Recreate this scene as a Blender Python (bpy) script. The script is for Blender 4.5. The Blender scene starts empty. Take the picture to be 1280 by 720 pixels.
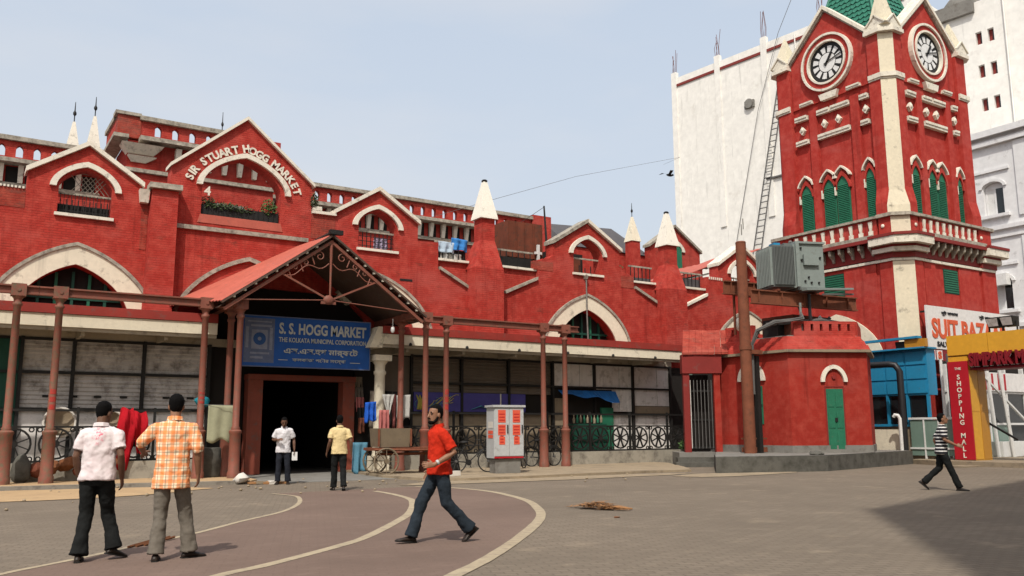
import bpy, math, random
from math import sin, cos, pi, radians, sqrt, atan2
from mathutils import Vector, Matrix, noise, geometry
random.seed(7)
R = random.Random(11)
SC = bpy.context.scene
COL = SC.collection

# ------------------------------------------------------------------ camera, sky, sun, exposure
cam = bpy.data.cameras.new('camera')
cam.lens = 36 * 1086 / 1280
cam.sensor_width = 36
cam.clip_end = 3000
camo = bpy.data.objects.new('camera', cam)
COL.objects.link(camo)
camo.matrix_world = Matrix.Translation((0, 0, 1.38)) @ Matrix.Rotation(radians(57.2 - 90), 4, 'Z') @ \
    Matrix.Rotation(radians(90 + 9.27), 4, 'X') @ Matrix.Rotation(radians(-0.24), 4, 'Z')
SC.camera = camo
SUN_AZ, SUN_EL = 228.0, 53.0           # azimuth counted from +X towards +Y
world = bpy.data.worlds.new('World')
SC.world = world
world.use_nodes = True
wn = world.node_tree
bg = wn.nodes['Background']
sky = wn.nodes.new('ShaderNodeTexSky')
sky.sky_type = 'NISHITA'
sky.sun_disc = False
sky.sun_elevation = radians(SUN_EL)
sky.sun_rotation = radians(90 - SUN_AZ)
sky.air_density = 1.0
sky.dust_density = 8.0
sky.ozone_density = 1.0
wn.links.new(sky.outputs[0], bg.inputs[0])
bg.inputs[1].default_value = 0.05
veil = wn.nodes.new('ShaderNodeBackground')          # thin white summer haze over the whole sky
vg = wn.nodes.new('ShaderNodeTexCoord')
vs_ = wn.nodes.new('ShaderNodeSeparateXYZ')
wn.links.new(vg.outputs['Generated'], vs_.inputs[0])
vr = wn.nodes.new('ShaderNodeMapRange')
vr.inputs[1].default_value = 0.0; vr.inputs[2].default_value = 0.75
wn.links.new(vs_.outputs[2], vr.inputs[0])
vm = wn.nodes.new('ShaderNodeMix'); vm.data_type = 'RGBA'
vm.inputs[6].default_value = (0.93, 0.97, 1.0, 1); vm.inputs[7].default_value = (0.70, 0.83, 1.0, 1)
wn.links.new(vr.outputs[0], vm.inputs[0])
vn = wn.nodes.new('ShaderNodeTexNoise'); vn.inputs['Scale'].default_value = 2.2; vn.inputs['Detail'].default_value = 6
vmp = wn.nodes.new('ShaderNodeMapping'); vmp.inputs['Scale'].default_value = (1, 1, 3.5)
wn.links.new(vg.outputs['Generated'], vmp.inputs[0]); wn.links.new(vmp.outputs[0], vn.inputs['Vector'])
vc = wn.nodes.new('ShaderNodeMapRange')
vc.inputs[1].default_value = .40; vc.inputs[2].default_value = .68; vc.inputs[3].default_value = 0; vc.inputs[4].default_value = .75
wn.links.new(vn.outputs[0], vc.inputs[0])
vw = wn.nodes.new('ShaderNodeMix'); vw.data_type = 'RGBA'
vw.inputs[7].default_value = (1.0, 1.0, 1.0, 1)
wn.links.new(vc.outputs[0], vw.inputs[0]); wn.links.new(vm.outputs[2], vw.inputs[6])
wn.links.new(vw.outputs[2], veil.inputs[0])
veil.inputs[1].default_value = 0.47
addsh = wn.nodes.new('ShaderNodeAddShader')
wn.links.new(bg.outputs[0], addsh.inputs[0])
wn.links.new(veil.outputs[0], addsh.inputs[1])
wn.links.new(addsh.outputs[0], wn.nodes['World Output'].inputs[0])
sl = bpy.data.lights.new('sun', 'SUN')
sl.energy = 2.8
sl.angle = radians(0.8)
sl.color = (1.0, 0.95, 0.86)
so = bpy.data.objects.new('sun', sl)
COL.objects.link(so)
so.rotation_euler = Vector((cos(radians(SUN_AZ)) * cos(radians(SUN_EL)), sin(radians(SUN_AZ)) * cos(radians(SUN_EL)),
                            sin(radians(SUN_EL)))).to_track_quat('Z', 'Y').to_euler()
so.location = (-20, -20, 40)
SC.view_settings.view_transform = 'Standard'
SC.view_settings.look = 'None'
SC.view_settings.gamma = 1
SC.view_settings.use_curve_mapping = False
SC.view_settings.exposure = 0.40

# ------------------------------------------------------------------ materials
def N(nt, t, **k):
    n = nt.nodes.new(t)
    for a, b in k.items():
        setattr(n, a, b)
    return n

def mixc(nt, fac, a, b, mode='MIX'):
    m = nt.nodes.new('ShaderNodeMix')
    m.data_type = 'RGBA'
    m.blend_type = mode
    for s, v in ((0, fac), (6, a), (7, b)):
        if hasattr(v, 'is_output') or hasattr(v, 'links'):
            nt.links.new(v, m.inputs[s])
        else:
            m.inputs[s].default_value = v if s == 0 else (*v, 1)
    return m.outputs[2]

def ramp(nt, src, a, b):
    r = nt.nodes.new('ShaderNodeMapRange')
    r.inputs[1].default_value = a
    r.inputs[2].default_value = b
    nt.links.new(src, r.inputs[0])
    return r.outputs[0]

def noisen(nt, vec, scale, detail=5, rough=.6):
    n = nt.nodes.new('ShaderNodeTexNoise')
    n.inputs['Scale'].default_value = scale
    n.inputs['Detail'].default_value = detail
    n.inputs['Roughness'].default_value = rough
    if vec is not None:
        nt.links.new(vec, n.inputs['Vector'])
    return n.outputs[0]

def vmul(nt, vec, s):
    m = N(nt, 'ShaderNodeVectorMath', operation='MULTIPLY')
    nt.links.new(vec, m.inputs[0])
    m.inputs[1].default_value = s
    return m.outputs[0]

def M(name, col, rough=.8, var=.25, dark=None, dirt=0.0, scale=1.2, metal=0, bump=.15, bscale=40, streak=0.0, spec=.3, objspace=False, dcol=(.10, .085, .07)):
    """painted / stone / metal surface: base colour, tone variation, patchy dirt, vertical streaks and fine relief"""
    m = bpy.data.materials.new(name)
    m.use_nodes = True
    nt = m.node_tree
    b = nt.nodes['Principled BSDF']
    if objspace:
        pos = N(nt, 'ShaderNodeTexCoord').outputs['Object']
    else:
        pos = N(nt, 'ShaderNodeNewGeometry').outputs['Position']
    d = dark or tuple(c * (1 - var) for c in col)
    c = mixc(nt, ramp(nt, noisen(nt, pos, scale), .35, .7), col, d)
    c = mixc(nt, ramp(nt, noisen(nt, pos, scale * 7, 3), .3, .75), c, tuple(x * .82 for x in col))
    if dirt > 0:
        f = ramp(nt, noisen(nt, pos, scale * 2.3, 8, .7), .62 - dirt * .25, .80 - dirt * .1)
        c = mixc(nt, f, c, dcol)
    if streak > 0:
        f = ramp(nt, noisen(nt, vmul(nt, pos, (2.5, 2.5, .22)), 1.0, 6, .65), .66 - streak * .2, .9 - streak * .1)
        c = mixc(nt, f, c, tuple(x * .45 for x in col))
    nt.links.new(c, b.inputs['Base Color'])
    b.inputs['Roughness'].default_value = rough
    b.inputs['Metallic'].default_value = metal
    b.inputs['Specular IOR Level'].default_value = spec
    if bump > 0:
        bp = nt.nodes.new('ShaderNodeBump')
        bp.inputs['Strength'].default_value = bump
        bp.inputs['Distance'].default_value = .02
        nt.links.new(noisen(nt, pos, bscale, 4), bp.inputs['Height'])
        nt.links.new(bp.outputs[0], b.inputs['Normal'])
    return m

def brick_mat(name, col, mort, wear, bw=.23, bh=.075, dirt=.35, strong=.35, dim=.82):
    """red distempered brickwork: courses too small to tell apart at this distance, as relief and tone"""
    m = bpy.data.materials.new(name)
    m.use_nodes = True
    nt = m.node_tree
    b = nt.nodes['Principled BSDF']
    pos = N(nt, 'ShaderNodeNewGeometry').outputs['Position']
    sp = N(nt, 'ShaderNodeSeparateXYZ')
    nt.links.new(pos, sp.inputs[0])
    ad = N(nt, 'ShaderNodeMath', operation='ADD')
    nt.links.new(sp.outputs[0], ad.inputs[0])
    nt.links.new(sp.outputs[1], ad.inputs[1])
    cb = N(nt, 'ShaderNodeCombineXYZ')
    nt.links.new(ad.outputs[0], cb.inputs[0])
    nt.links.new(sp.outputs[2], cb.inputs[1])
    br = N(nt, 'ShaderNodeTexBrick')
    br.inputs['Scale'].default_value = 1
    br.inputs['Brick Width'].default_value = bw
    br.inputs['Row Height'].default_value = bh
    br.inputs['Mortar Size'].default_value = .012
    br.inputs['Mortar Smooth'].default_value = .4
    br.inputs['Color1'].default_value = (*col, 1)
    br.inputs['Color2'].default_value = (*[c * dim for c in col], 1)
    br.inputs['Mortar'].default_value = (*mort, 1)
    nt.links.new(cb.outputs[0], br.inputs['Vector'])
    c = mixc(nt, ramp(nt, noisen(nt, pos, .5, 6, .65), .35, .75), br.outputs[0], tuple(x * .74 for x in col))
    c = mixc(nt, ramp(nt, noisen(nt, pos, 3.5, 4, .6), .42, .8), c, (col[0] * 1.12, col[1] * 1.6 + .01, col[2] * 1.6 + .008))
    c = mixc(nt, ramp(nt, noisen(nt, vmul(nt, pos, (.25, .25, .55)), 1.0, 7, .7), .50, .78), c, (col[0] * 1.02, col[1] * 2.0 + .015, col[2] * 2.2 + .015))
    f = ramp(nt, noisen(nt, vmul(nt, pos, (.7, .7, 2.2)), 1.6, 8, .72), .70 - dirt * .16, .86 - dirt * .1)
    c = mixc(nt, f, c, wear)
    f = ramp(nt, noisen(nt, vmul(nt, pos, (3, 3, .22)), 1.0, 7, .7), .54, .80)
    c = mixc(nt, f, c, tuple(x * .42 for x in col))
    nt.links.new(c, b.inputs['Base Color'])
    b.inputs['Roughness'].default_value = .88
    b.inputs['Specular IOR Level'].default_value = .2
    bp = nt.nodes.new('ShaderNodeBump')
    bp.inputs['Strength'].default_value = strong
    bp.inputs['Distance'].default_value = .03
    mm = N(nt, 'ShaderNodeMath', operation='SUBTRACT')
    nt.links.new(noisen(nt, pos, 25, 4), mm.inputs[0])
    nt.links.new(br.outputs[1], mm.inputs[1])
    nt.links.new(mm.outputs[0], bp.inputs['Height'])
    nt.links.new(bp.outputs[0], b.inputs['Normal'])
    return m

RED = brick_mat('red_painted_brick', (.405, .036, .025), (.27, .029, .021), (.12, .036, .024), dirt=.85, dim=.84, strong=.4)
REDW = brick_mat('weathered_red_brick', (.33, .042, .026), (.17, .035, .026), (.10, .06, .045), dirt=1.0)
REDT = brick_mat('tower_red_paint', (.385, .034, .025), (.32, .029, .022), (.15, .034, .022), dirt=.55, strong=.15, dim=.94)
REDK = brick_mat('kiosk_red_plaster', (.305, .024, .015), (.28, .025, .016), (.2, .035, .022), dirt=.15, strong=.08, dim=.98)
REDD = M('deep_red_trim', (.22, .022, .018), .7, .3, dirt=.15)
REDB = M('awning_red', (.30, .035, .025), .7, .3, dirt=.3, streak=.3)
CREAM = M('cream_limewash', (.76, .69, .54), .85, .14, dirt=.18, streak=.35)
COPE = M('white_coping_paint', (.76, .71, .60), .85, .2, dirt=.30, scale=2.0, streak=.2)
PINW = M('white_pinnacle_paint', (.80, .76, .66), .85, .12, dirt=.12, scale=2, streak=.3)
COPED = M('weathered_stone_coping', (.42, .38, .31), .9, .35, dirt=.75, scale=2.5)
WHITE = M('white_tower_trim', (.74, .69, .58), .85, .2, dirt=.38, scale=2.4, dcol=(.16, .14, .11))
STRIP = M('cream_corner_paint', (.68, .61, .46), .8, .12, dirt=.1, streak=.2)
GREEN = M('green_shutter_paint', (.020, .155, .085), .6, .35, scale=3, dirt=.1)
GREEND = M('dark_green_timber', (.010, .07, .045), .6, .3)
SALMON = M('salmon_iron_paint', (.235, .078, .052), .6, .3, dirt=.5, scale=3, streak=.6, dcol=(.11, .085, .06))
SALMON2 = M('chipped_iron_paint', (.25, .080, .055), .7, .4, dirt=.8, scale=3.5, dcol=(.09, .10, .06))
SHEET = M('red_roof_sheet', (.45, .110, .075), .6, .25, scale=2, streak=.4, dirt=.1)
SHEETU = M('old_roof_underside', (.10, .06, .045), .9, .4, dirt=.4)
BLACK = M('black_iron', (.016, .015, .014), .6, .3, bump=.05)
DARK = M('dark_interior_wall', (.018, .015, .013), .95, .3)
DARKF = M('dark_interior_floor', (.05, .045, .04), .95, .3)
SHUT = M('grey_shutter_metal', (.54, .51, .48), .55, .3, dirt=.6, scale=1.5, streak=.5, spec=.4)
SHUTB = M('brown_shutter_metal', (.15, .12, .092), .6, .35, dirt=.4, scale=1.5, streak=.4)
BOARD = M('pale_stained_board', (.80, .76, .72), .8, .3, dirt=.45, scale=1.3, streak=.6, dcol=(.22, .19, .15))
BOARDT = M('tan_board', (.28, .22, .15), .85, .3, dirt=.4)
PLINTH = M('pale_plinth_stone', (.36, .33, .27), .9, .3, dirt=.6, scale=1.2, streak=.3)
SOFFIT = M('awning_soffit', (.40, .35, .27), .9, .25, dirt=.35)
RUST = M('rusty_steel', (.21, .068, .034), .8, .5, dirt=.35, scale=3, streak=.5, dcol=(.07, .035, .02))
RUSTD = M('dark_rust_sheet', (.17, .045, .022), .85, .5, dirt=.5, scale=2.2, streak=.4, dcol=(.05, .03, .02))
GREY = M('transformer_grey', (.225, .262, .245), .5, .15, dirt=.15, scale=2, streak=.4, spec=.45)
GREYD = M('transformer_dark_grey', (.135, .148, .142), .55, .2, scale=2)  # darker grey of the radiators, tank rim and one valve
CONC = M('grey_concrete', (.22, .21, .19), .95, .3, dirt=.5, scale=1.3)
CONCD = M('mossy_dark_concrete', (.12, .115, .10), .95, .4, dirt=.7, scale=1.2, dcol=(.04, .038, .03))
WALLW = M('white_rendered_wall', (.80, .78, .73), .9, .06, dirt=.12, scale=.25, streak=.35, bscale=12, dcol=(.52, .49, .44))
WALLO = M('white_stucco', (.72, .72, .72), .85, .08, dirt=.08, scale=.4, streak=.2)
TIE = M('dark_red_band', (.22, .035, .03), .8)
YEL = M('yellow_cladding', (.66, .33, .025), .5, .12, scale=.8, bump=.03, spec=.4)
YELD = M('yellow_cladding_panel', (.47, .215, .02), .5, .15, scale=.8, bump=.03, spec=.4)
CRIM = M('crimson_panel', (.42, .012, .022), .45, .15, bump=.02)
CRIMD = M('dark_crimson_letters', (.20, .008, .014), .5, .2, bump=.02)
SILV = M('silver_lettering_edge', (.55, .55, .55), .5, .1)
BLUE = M('blue_painted_steel', (.018, .225, .41), .5, .15, scale=1.5, dirt=.1, spec=.4)
BLUED = M('blue_sign_board', (.016, .095, .37), .55, .35, scale=2.0, bump=.02)
SGREY = M('sign_emblem_grey', (.13, .16, .26), .7, .4, scale=6)
SPALE = M('sign_pale_paint', (.50, .52, .50), .7, .2)
GLASSD = M('dark_window_glass', (.012, .016, .018), .12, .3, bump=0, spec=.6)
GLASSG = M('greenish_glass', (.17, .25, .21), .15, .2, bump=0, spec=.6)
WPAINT = M('white_metal_paint', (.68, .68, .66), .5, .12, dirt=.1)
SIGNW = M('white_sign_board', (.70, .68, .66), .6, .06, scale=1)
SIGNO = M('orange_red_letters', (.62, .10, .035), .6, .1)
INK = M('black_letters', (.02, .02, .025), .7, .1)
STRAW = M('dry_leaf_litter', (.34, .17, .07), .9, .4, scale=9)
PIPEB = M('black_pipe', (.02, .02, .022), .45, .2)
WOOD = M('cart_wood', (.19, .145, .095), .85, .35, dirt=.3, scale=3)
TARP = M('blue_tarpaulin', (.018, .14, .42), .5, .35, scale=4)
CABS = M('silver_cabinet', (.45, .46, .46), .5, .15, dirt=.12, scale=2, spec=.5)
NOTICE = M('red_notice_paper', (.70, .10, .05), .7, .15)
PAPER = M('pale_paper', (.62, .58, .52), .8, .15)
LEAF = M('leaf_green', (.06, .13, .03), .7, .5, scale=8)
LEAFD = M('dusty_leaf_green', (.055, .085, .03), .8, .5, scale=9)
SLATE = M('grey_slate_roof', (.085, .08, .085), .85, .3, dirt=.2)
SPIREG = M('green_fish_scale_tile', (.035, .20, .13), .5, .45, scale=4, dirt=.15)
CABLE = M('grey_cable', (.12, .115, .11), .7, .3)
MURAL = M('violet_mural_paint', (.075, .065, .27), .7, .35, scale=2)
MURY = M('mural_yellow_paint', (.62, .54, .12), .7, .4, scale=6)
MURC = M('mural_cyan_paint', (.10, .30, .42), .7, .3, scale=6)
RAG = M('brown_rags', (.20, .075, .03), .9, .6, scale=12)
SKYW = M('bird_black', (.02, .02, .02), .9)

def paver_mat(name, col, bw, bh, rot, sc=1.0, dirt=.3, sand=(.34, .27, .19), strong=.5, joint=.66, tone=.10):
    m = bpy.data.materials.new(name)
    m.use_nodes = True
    nt = m.node_tree
    b = nt.nodes['Principled BSDF']
    pos = N(nt, 'ShaderNodeNewGeometry').outputs['Position']
    mp = N(nt, 'ShaderNodeMapping')
    mp.inputs['Rotation'].default_value = (0, 0, rot)
    nt.links.new(pos, mp.inputs[0])
    br = N(nt, 'ShaderNodeTexBrick')
    br.inputs['Scale'].default_value = sc
    br.inputs['Brick Width'].default_value = bw
    br.inputs['Row Height'].default_value = bh
    br.inputs['Mortar Size'].default_value = .010
    br.inputs['Mortar Smooth'].default_value = .3
    br.inputs['Color1'].default_value = (*[c * (1 + tone) for c in col], 1)
    br.inputs['Color2'].default_value = (*[c * (1 - tone) for c in col], 1)
    br.inputs['Mortar'].default_value = (*[c * joint for c in col], 1)
    nt.links.new(mp.outputs[0], br.inputs['Vector'])
    c = mixc(nt, ramp(nt, noisen(nt, pos, .35, 7, .65), .36, .72), br.outputs[0], tuple(x * .74 for x in col))
    c = mixc(nt, ramp(nt, noisen(nt, vmul(nt, pos, (.5, 1.3, 1)), 2.2, 6, .7), .55, .85), c, tuple(min(1, x * 1.22) for x in col))
    c = mixc(nt, ramp(nt, noisen(nt, pos, .8, 8, .75), .66, .74), c, tuple(x * .70 for x in col))
    c = mixc(nt, ramp(nt, noisen(nt, vmul(nt, pos, (1, 1, 1)), 1.1, 8, .7), .60 - .1 * dirt, .95 - .2 * dirt), c, sand)
    c = mixc(nt, ramp(nt, noisen(nt, pos, 14, 5, .7), .60, .80), c, tuple(x * .68 for x in col))
    c = mixc(nt, ramp(nt, noisen(nt, pos, 33, 3, .7), .66, .76), c, tuple(x * 1.5 for x in col))
    nt.links.new(c, b.inputs['Base Color'])
    b.inputs['Roughness'].default_value = .9
    b.inputs['Specular IOR Level'].default_value = .2
    bp = nt.nodes.new('ShaderNodeBump')
    bp.inputs['Strength'].default_value = strong
    bp.inputs['Distance'].default_value = .015
    mm = N(nt, 'ShaderNodeMath', operation='SUBTRACT')
    nt.links.new(noisen(nt, pos, 30, 4), mm.inputs[0])
    nt.links.new(br.outputs[1], mm.inputs[1])
    nt.links.new(mm.outputs[0], bp.inputs['Height'])
    nt.links.new(bp.outputs[0], b.inputs['Normal'])
    return m

PAVE = paver_mat('grey_block_paving', (.190, .154, .117), .22, .11, radians(20))
LANE = paver_mat('maroon_lane_surface', (.175, .122, .097), .22, .11, radians(20), dirt=.05, sand=(.19, .145, .12), strong=.15, joint=.86, tone=.04)
LINE = M('cream_lane_line', (.42, .345, .235), .9, .25, dirt=.55, scale=3, dcol=(.19, .15, .12))
SAND = M('sandy_pavement', (.46, .315, .175), .95, .25, dirt=.2, scale=1.2, bump=.5, dcol=(.20, .15, .10))
SANDG = M('dusty_grey_pavement', (.33, .26, .175), .95, .3, dirt=.45, scale=1.0, bump=.4, dcol=(.14, .11, .08))
KERB = M('kerb_stone', (.26, .23, .19), .95, .3, dirt=.5, scale=2)

# ------------------------------------------------------------------ mesh building
class MB:
    def __init__(s):
        s.v = []; s.f = []; s.sm = set()
    def add(s, vs, fs, smooth=False):
        o = len(s.v)
        s.v += [tuple(p) for p in vs]
        for f in fs:
            if smooth: s.sm.add(len(s.f))
            s.f.append([i + o for i in f])
        return s
    def box(s, x0, x1, y0, y1, z0, z1):
        return s.add([(x0, y0, z0), (x1, y0, z0), (x1, y1, z0), (x0, y1, z0), (x0, y0, z1), (x1, y0, z1), (x1, y1, z1), (x0, y1, z1)],
                     [(3, 2, 1, 0), (4, 5, 6, 7), (0, 1, 5, 4), (1, 2, 6, 5), (2, 3, 7, 6), (3, 0, 4, 7)])
    def taper(s, a, za, b, zb):
        """frustum from rectangle a=(x0,x1,y0,y1) at za to b at zb"""
        q = lambda r, z: [(r[0], r[2], z), (r[1], r[2], z), (r[1], r[3], z), (r[0], r[3], z)]
        return s.add(q(a, za) + q(b, zb), [(3, 2, 1, 0), (4, 5, 6, 7), (0, 1, 5, 4), (1, 2, 6, 5), (2, 3, 7, 6), (3, 0, 4, 7)])
    def flat(s, outline, holes, y0, y1):
        """outline with holes in the XZ plane, from y0 (front) to y1 (back)"""
        loops = [outline] + list(holes)
        flat = [p for l in loops for p in l]
        tris = geometry.tessellate_polygon([[Vector((x, z, 0)) for x, z in l] for l in loops])
        n = len(flat)
        vs = [(x, y0, z) for x, z in flat] + [(x, y1, z) for x, z in flat]
        fs = []
        for t in tris:
            a, b, c = [flat[i] for i in t]
            ar = (b[0] - a[0]) * (c[1] - a[1]) - (c[0] - a[0]) * (b[1] - a[1])
            t = list(t) if ar > 0 else list(t)[::-1]
            fs.append(t); fs.append([i + n for i in reversed(t)])
        o = 0
        for k, l in enumerate(loops):
            m = len(l)
            ar = sum(l[i][0] * l[(i + 1) % m][1] - l[(i + 1) % m][0] * l[i][1] for i in range(m))
            for i in range(m):
                a, b = o + i, o + (i + 1) % m
                ccw = (ar > 0) == (k == 0)
                fs.append([b, a, a + n, b + n] if ccw else [a, b, b + n, a + n])
            o += m
        return s.add(vs, fs)
    def poly(s, pts, z0, z1):
        """outline in XY, from z0 to z1"""
        if sum(pts[i][0] * pts[(i + 1) % len(pts)][1] - pts[(i + 1) % len(pts)][0] * pts[i][1] for i in range(len(pts))) < 0:
            pts = pts[::-1]
        n = len(pts)
        tris = geometry.tessellate_polygon([[Vector((x, y, 0)) for x, y in pts]])
        fs = []
        for t in tris:
            a, b, c = [pts[i] for i in t]
            ar = (b[0] - a[0]) * (c[1] - a[1]) - (c[0] - a[0]) * (b[1] - a[1])
            t = list(t) if ar > 0 else list(t)[::-1]
            fs += [[i + n for i in t], list(reversed(t))]
        fs += [[i, (i + 1) % n, (i + 1) % n + n, i + n] for i in range(n)]
        return s.add([(x, y, z0) for x, y in pts] + [(x, y, z1) for x, y in pts], fs)
    def band(s, out, inn, y0, y1):
        """solid between two polylines in XZ"""
        n = len(out)
        vs = [(x, y0, z) for x, z in out] + [(x, y0, z) for x, z in inn] + [(x, y1, z) for x, z in out] + [(x, y1, z) for x, z in inn]
        fs = []
        for i in range(n - 1):
            a, b, c, d = i, i + 1, n + i + 1, n + i
            fs += [[a, b, c, d][::-1], [a + 2 * n, b + 2 * n, c + 2 * n, d + 2 * n], [a, b, b + 2 * n, a + 2 * n], [d, d + 2 * n, c + 2 * n, c]]
        fs += [[0, n, 3 * n, 2 * n], [n - 1, 3 * n - 1, 4 * n - 1, 2 * n - 1]]
        return s.add(vs, fs)
    def tube(s, pts, r, n=8, cap=True, smooth=True, flat=1.0, up=(0, 0, 1)):
        pts = [Vector(p) for p in pts]
        if not hasattr(r, '__len__'): r = [r] * len(pts)
        rings = []; a = None
        for i, p in enumerate(pts):
            t = (pts[min(i + 1, len(pts) - 1)] - pts[max(i - 1, 0)]).normalized()
            if a is None:
                u = Vector(up)
                if abs(t.dot(u)) > .9: u = Vector((1, 0, 0))
                a = t.cross(u)
            a = (a - t * a.dot(t)).normalized(); b = a.cross(t)
            rings.append([p + a * (cos(2 * pi * k / n) * r[i]) + b * (sin(2 * pi * k / n) * r[i] * flat) for k in range(n)])
        return s.loft(rings, cap, smooth)
    def loft(s, rings, cap=True, smooth=True):
        n = len(rings[0])
        o = []
        for g in rings: o += g
        fs = []
        for i in range(len(rings) - 1):
            for k in range(n):
                fs.append([i * n + k, i * n + (k + 1) % n, (i + 1) * n + (k + 1) % n, (i + 1) * n + k])
        s.add(o, fs, smooth)
        if cap:
            s.add(rings[0], [list(range(n))[::-1]]); s.add(rings[-1], [list(range(n))])
        return s
    def lathe(s, prof, c=(0, 0, 0), n=12, smooth=True):
        return s.loft([[Vector((c[0] + r * cos(2 * pi * k / n), c[1] + r * sin(2 * pi * k / n), c[2] + z)) for k in range(n)] for r, z in prof], True, smooth)
    def bar(s, p, q, w, h=None, up=(0, 0, 1)):
        p, q = Vector(p), Vector(q); h = h or w
        t = (q - p).normalized(); u = Vector(up)
        if abs(t.dot(u)) > .98: u = Vector((0, 1, 0))
        a = t.cross(u).normalized() * w / 2; b = a.cross(t).normalized() * h / 2
        return s.add([p - a - b, p + a - b, p + a + b, p - a + b, q - a - b, q + a - b, q + a + b, q - a + b],
                     [(0, 1, 2, 3), (7, 6, 5, 4), (0, 4, 5, 1), (1, 5, 6, 2), (2, 6, 7, 3), (3, 7, 4, 0)])
    def ell(s, c, r, n=12, m=8, Rm=None):
        rings = []
        for i in range(m + 1):
            th = pi * (i + .001) / (m + .002)
            g = []
            for k in range(n):
                p = Vector((r[0] * sin(th) * cos(2 * pi * k / n), r[1] * sin(th) * sin(2 * pi * k / n), -r[2] * cos(th)))
                g.append(Vector(c) + (Rm @ p if Rm else p))
            rings.append(g)
        return s.loft(rings, True, True)
    def disc(s, c, r, y0, y1, n=32, r2=0):
        o = [(c[0] + r * cos(2 * pi * k / n), c[1] + r * sin(2 * pi * k / n)) for k in range(n)]
        h = [[(c[0] + r2 * cos(2 * pi * k / n), c[1] + r2 * sin(2 * pi * k / n)) for k in range(n)]] if r2 else []
        return s.flat(o, h, y0, y1)
    def jitter(s, a, f=3.0):
        s.v = [tuple(Vector(p) + noise.noise_vector(Vector(p) * f) * a) for p in s.v]
        return s

def G(mb, mat, name='mesh'):
    """mesh centred on its own bounding box -> (mesh, centre)"""
    if not mb.v: raise ValueError(name)
    lo = [min(p[i] for p in mb.v) for i in range(3)]; hi = [max(p[i] for p in mb.v) for i in range(3)]
    c = Vector([(a + b) / 2 for a, b in zip(lo, hi)])
    me = bpy.data.meshes.new(name)
    me.from_pydata([tuple(Vector(p) - c) for p in mb.v], [], mb.f)
    if mb.sm:
        me.polygons.foreach_set('use_smooth', [i in mb.sm for i in range(len(mb.f))])
        me.set_sharp_from_angle(angle=radians(45))
    me.materials.append(mat)
    me.update()
    return me, c

I4 = Matrix.Identity(4)
def TR(loc, az=0.0):
    return Matrix.Translation(loc) @ Matrix.Rotation(az, 4, 'Z')

WORLD = {}
def ob(name, geo, mat=None, parent=None, T=I4, label=None, **props):
    """link one mesh object; geo is an MB or (mesh, centre)"""
    me, c = G(geo, mat, name) if isinstance(geo, MB) else geo
    o = bpy.data.objects.new(name, me)
    COL.objects.link(o)
    W = T @ Matrix.Translation(c)
    WORLD[o.name] = W
    if parent is not None:
        o.parent = parent
        o.matrix_local = WORLD[parent.name].inverted() @ W
    else:
        o.matrix_local = W
    if label: o['label'] = label
    for k, v in props.items(): o[k] = v
    return o

def thing(name, label, cat, loc=(0, 0, 0), group=None, az=0.0):
    o = bpy.data.objects.new(name, None)
    o.empty_display_size = .3
    COL.objects.link(o)
    o.matrix_local = TR(loc, az)
    WORLD[o.name] = TR(loc, az)
    o['label'] = label; o['category'] = cat
    if group: o['group'] = group
    return o

def solo(name, mb, mat, label, cat, group=None, T=I4):
    p = dict(category=cat)
    if group: p['group'] = group
    return ob(name, mb, mat, None, T, label, **p)

def struct(name, mb, mat, T=I4):
    return ob(name, mb, mat, None, T, kind='structure')

def text_mesh(s, mat, w=None, h=None, depth=.02, bold=0.0, sx=1.0):
    """raised lettering as (mesh, centre): flat in XZ facing -Y, scaled to width w and height h"""
    cu = bpy.data.curves.new('lettering', 'FONT')
    cu.body = s; cu.size = 1; cu.extrude = .02; cu.offset = bold; cu.resolution_u = 3
    cu.align_x = 'CENTER'
    t = bpy.data.objects.new('lettering', cu)
    COL.objects.link(t)
    bpy.context.view_layer.update()
    me = bpy.data.meshes.new_from_object(t.evaluated_get(bpy.context.evaluated_depsgraph_get()))
    bpy.data.objects.remove(t)
    vs = [v.co.copy() for v in me.vertices]
    lo = [min(v[i] for v in vs) for i in range(3)]; hi = [max(v[i] for v in vs) for i in range(3)]
    fx = (w / (hi[0] - lo[0])) if w else 1; fz = (h / (hi[1] - lo[1])) if h else fx
    if not w: fx = fz * sx
    for v, c in zip(me.vertices, vs):
        v.co = ((c.x - (lo[0] + hi[0]) / 2) * fx, -(c.z - (lo[2] + hi[2]) / 2) * depth / max(hi[2] - lo[2], 1e-6), (c.y - (lo[1] + hi[1]) / 2) * fz)
    me.materials.clear(); me.materials.append(mat)
    me.name = 'lettering'
    return me, Vector((0, 0, 0))

def lettering(s, mat, c, w, h, parent, T=I4, depth=.02, bold=0.0, name='lettering'):
    me, _ = text_mesh(s, mat, w, h, depth, bold)
    return ob(name, (me, Vector(c)), None, parent, T)

def arch(cx, zf, w, h, n=24, k=.72):
    """pointed arch curve, left foot to right foot"""
    out = []
    for i in range(n + 1):
        th = pi * (1 - i / n)
        x = cos(th)
        out.append((cx + w * x, zf + h * (k * sin(th) + (1 - k) * (1 - abs(x)))))
    return out

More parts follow.
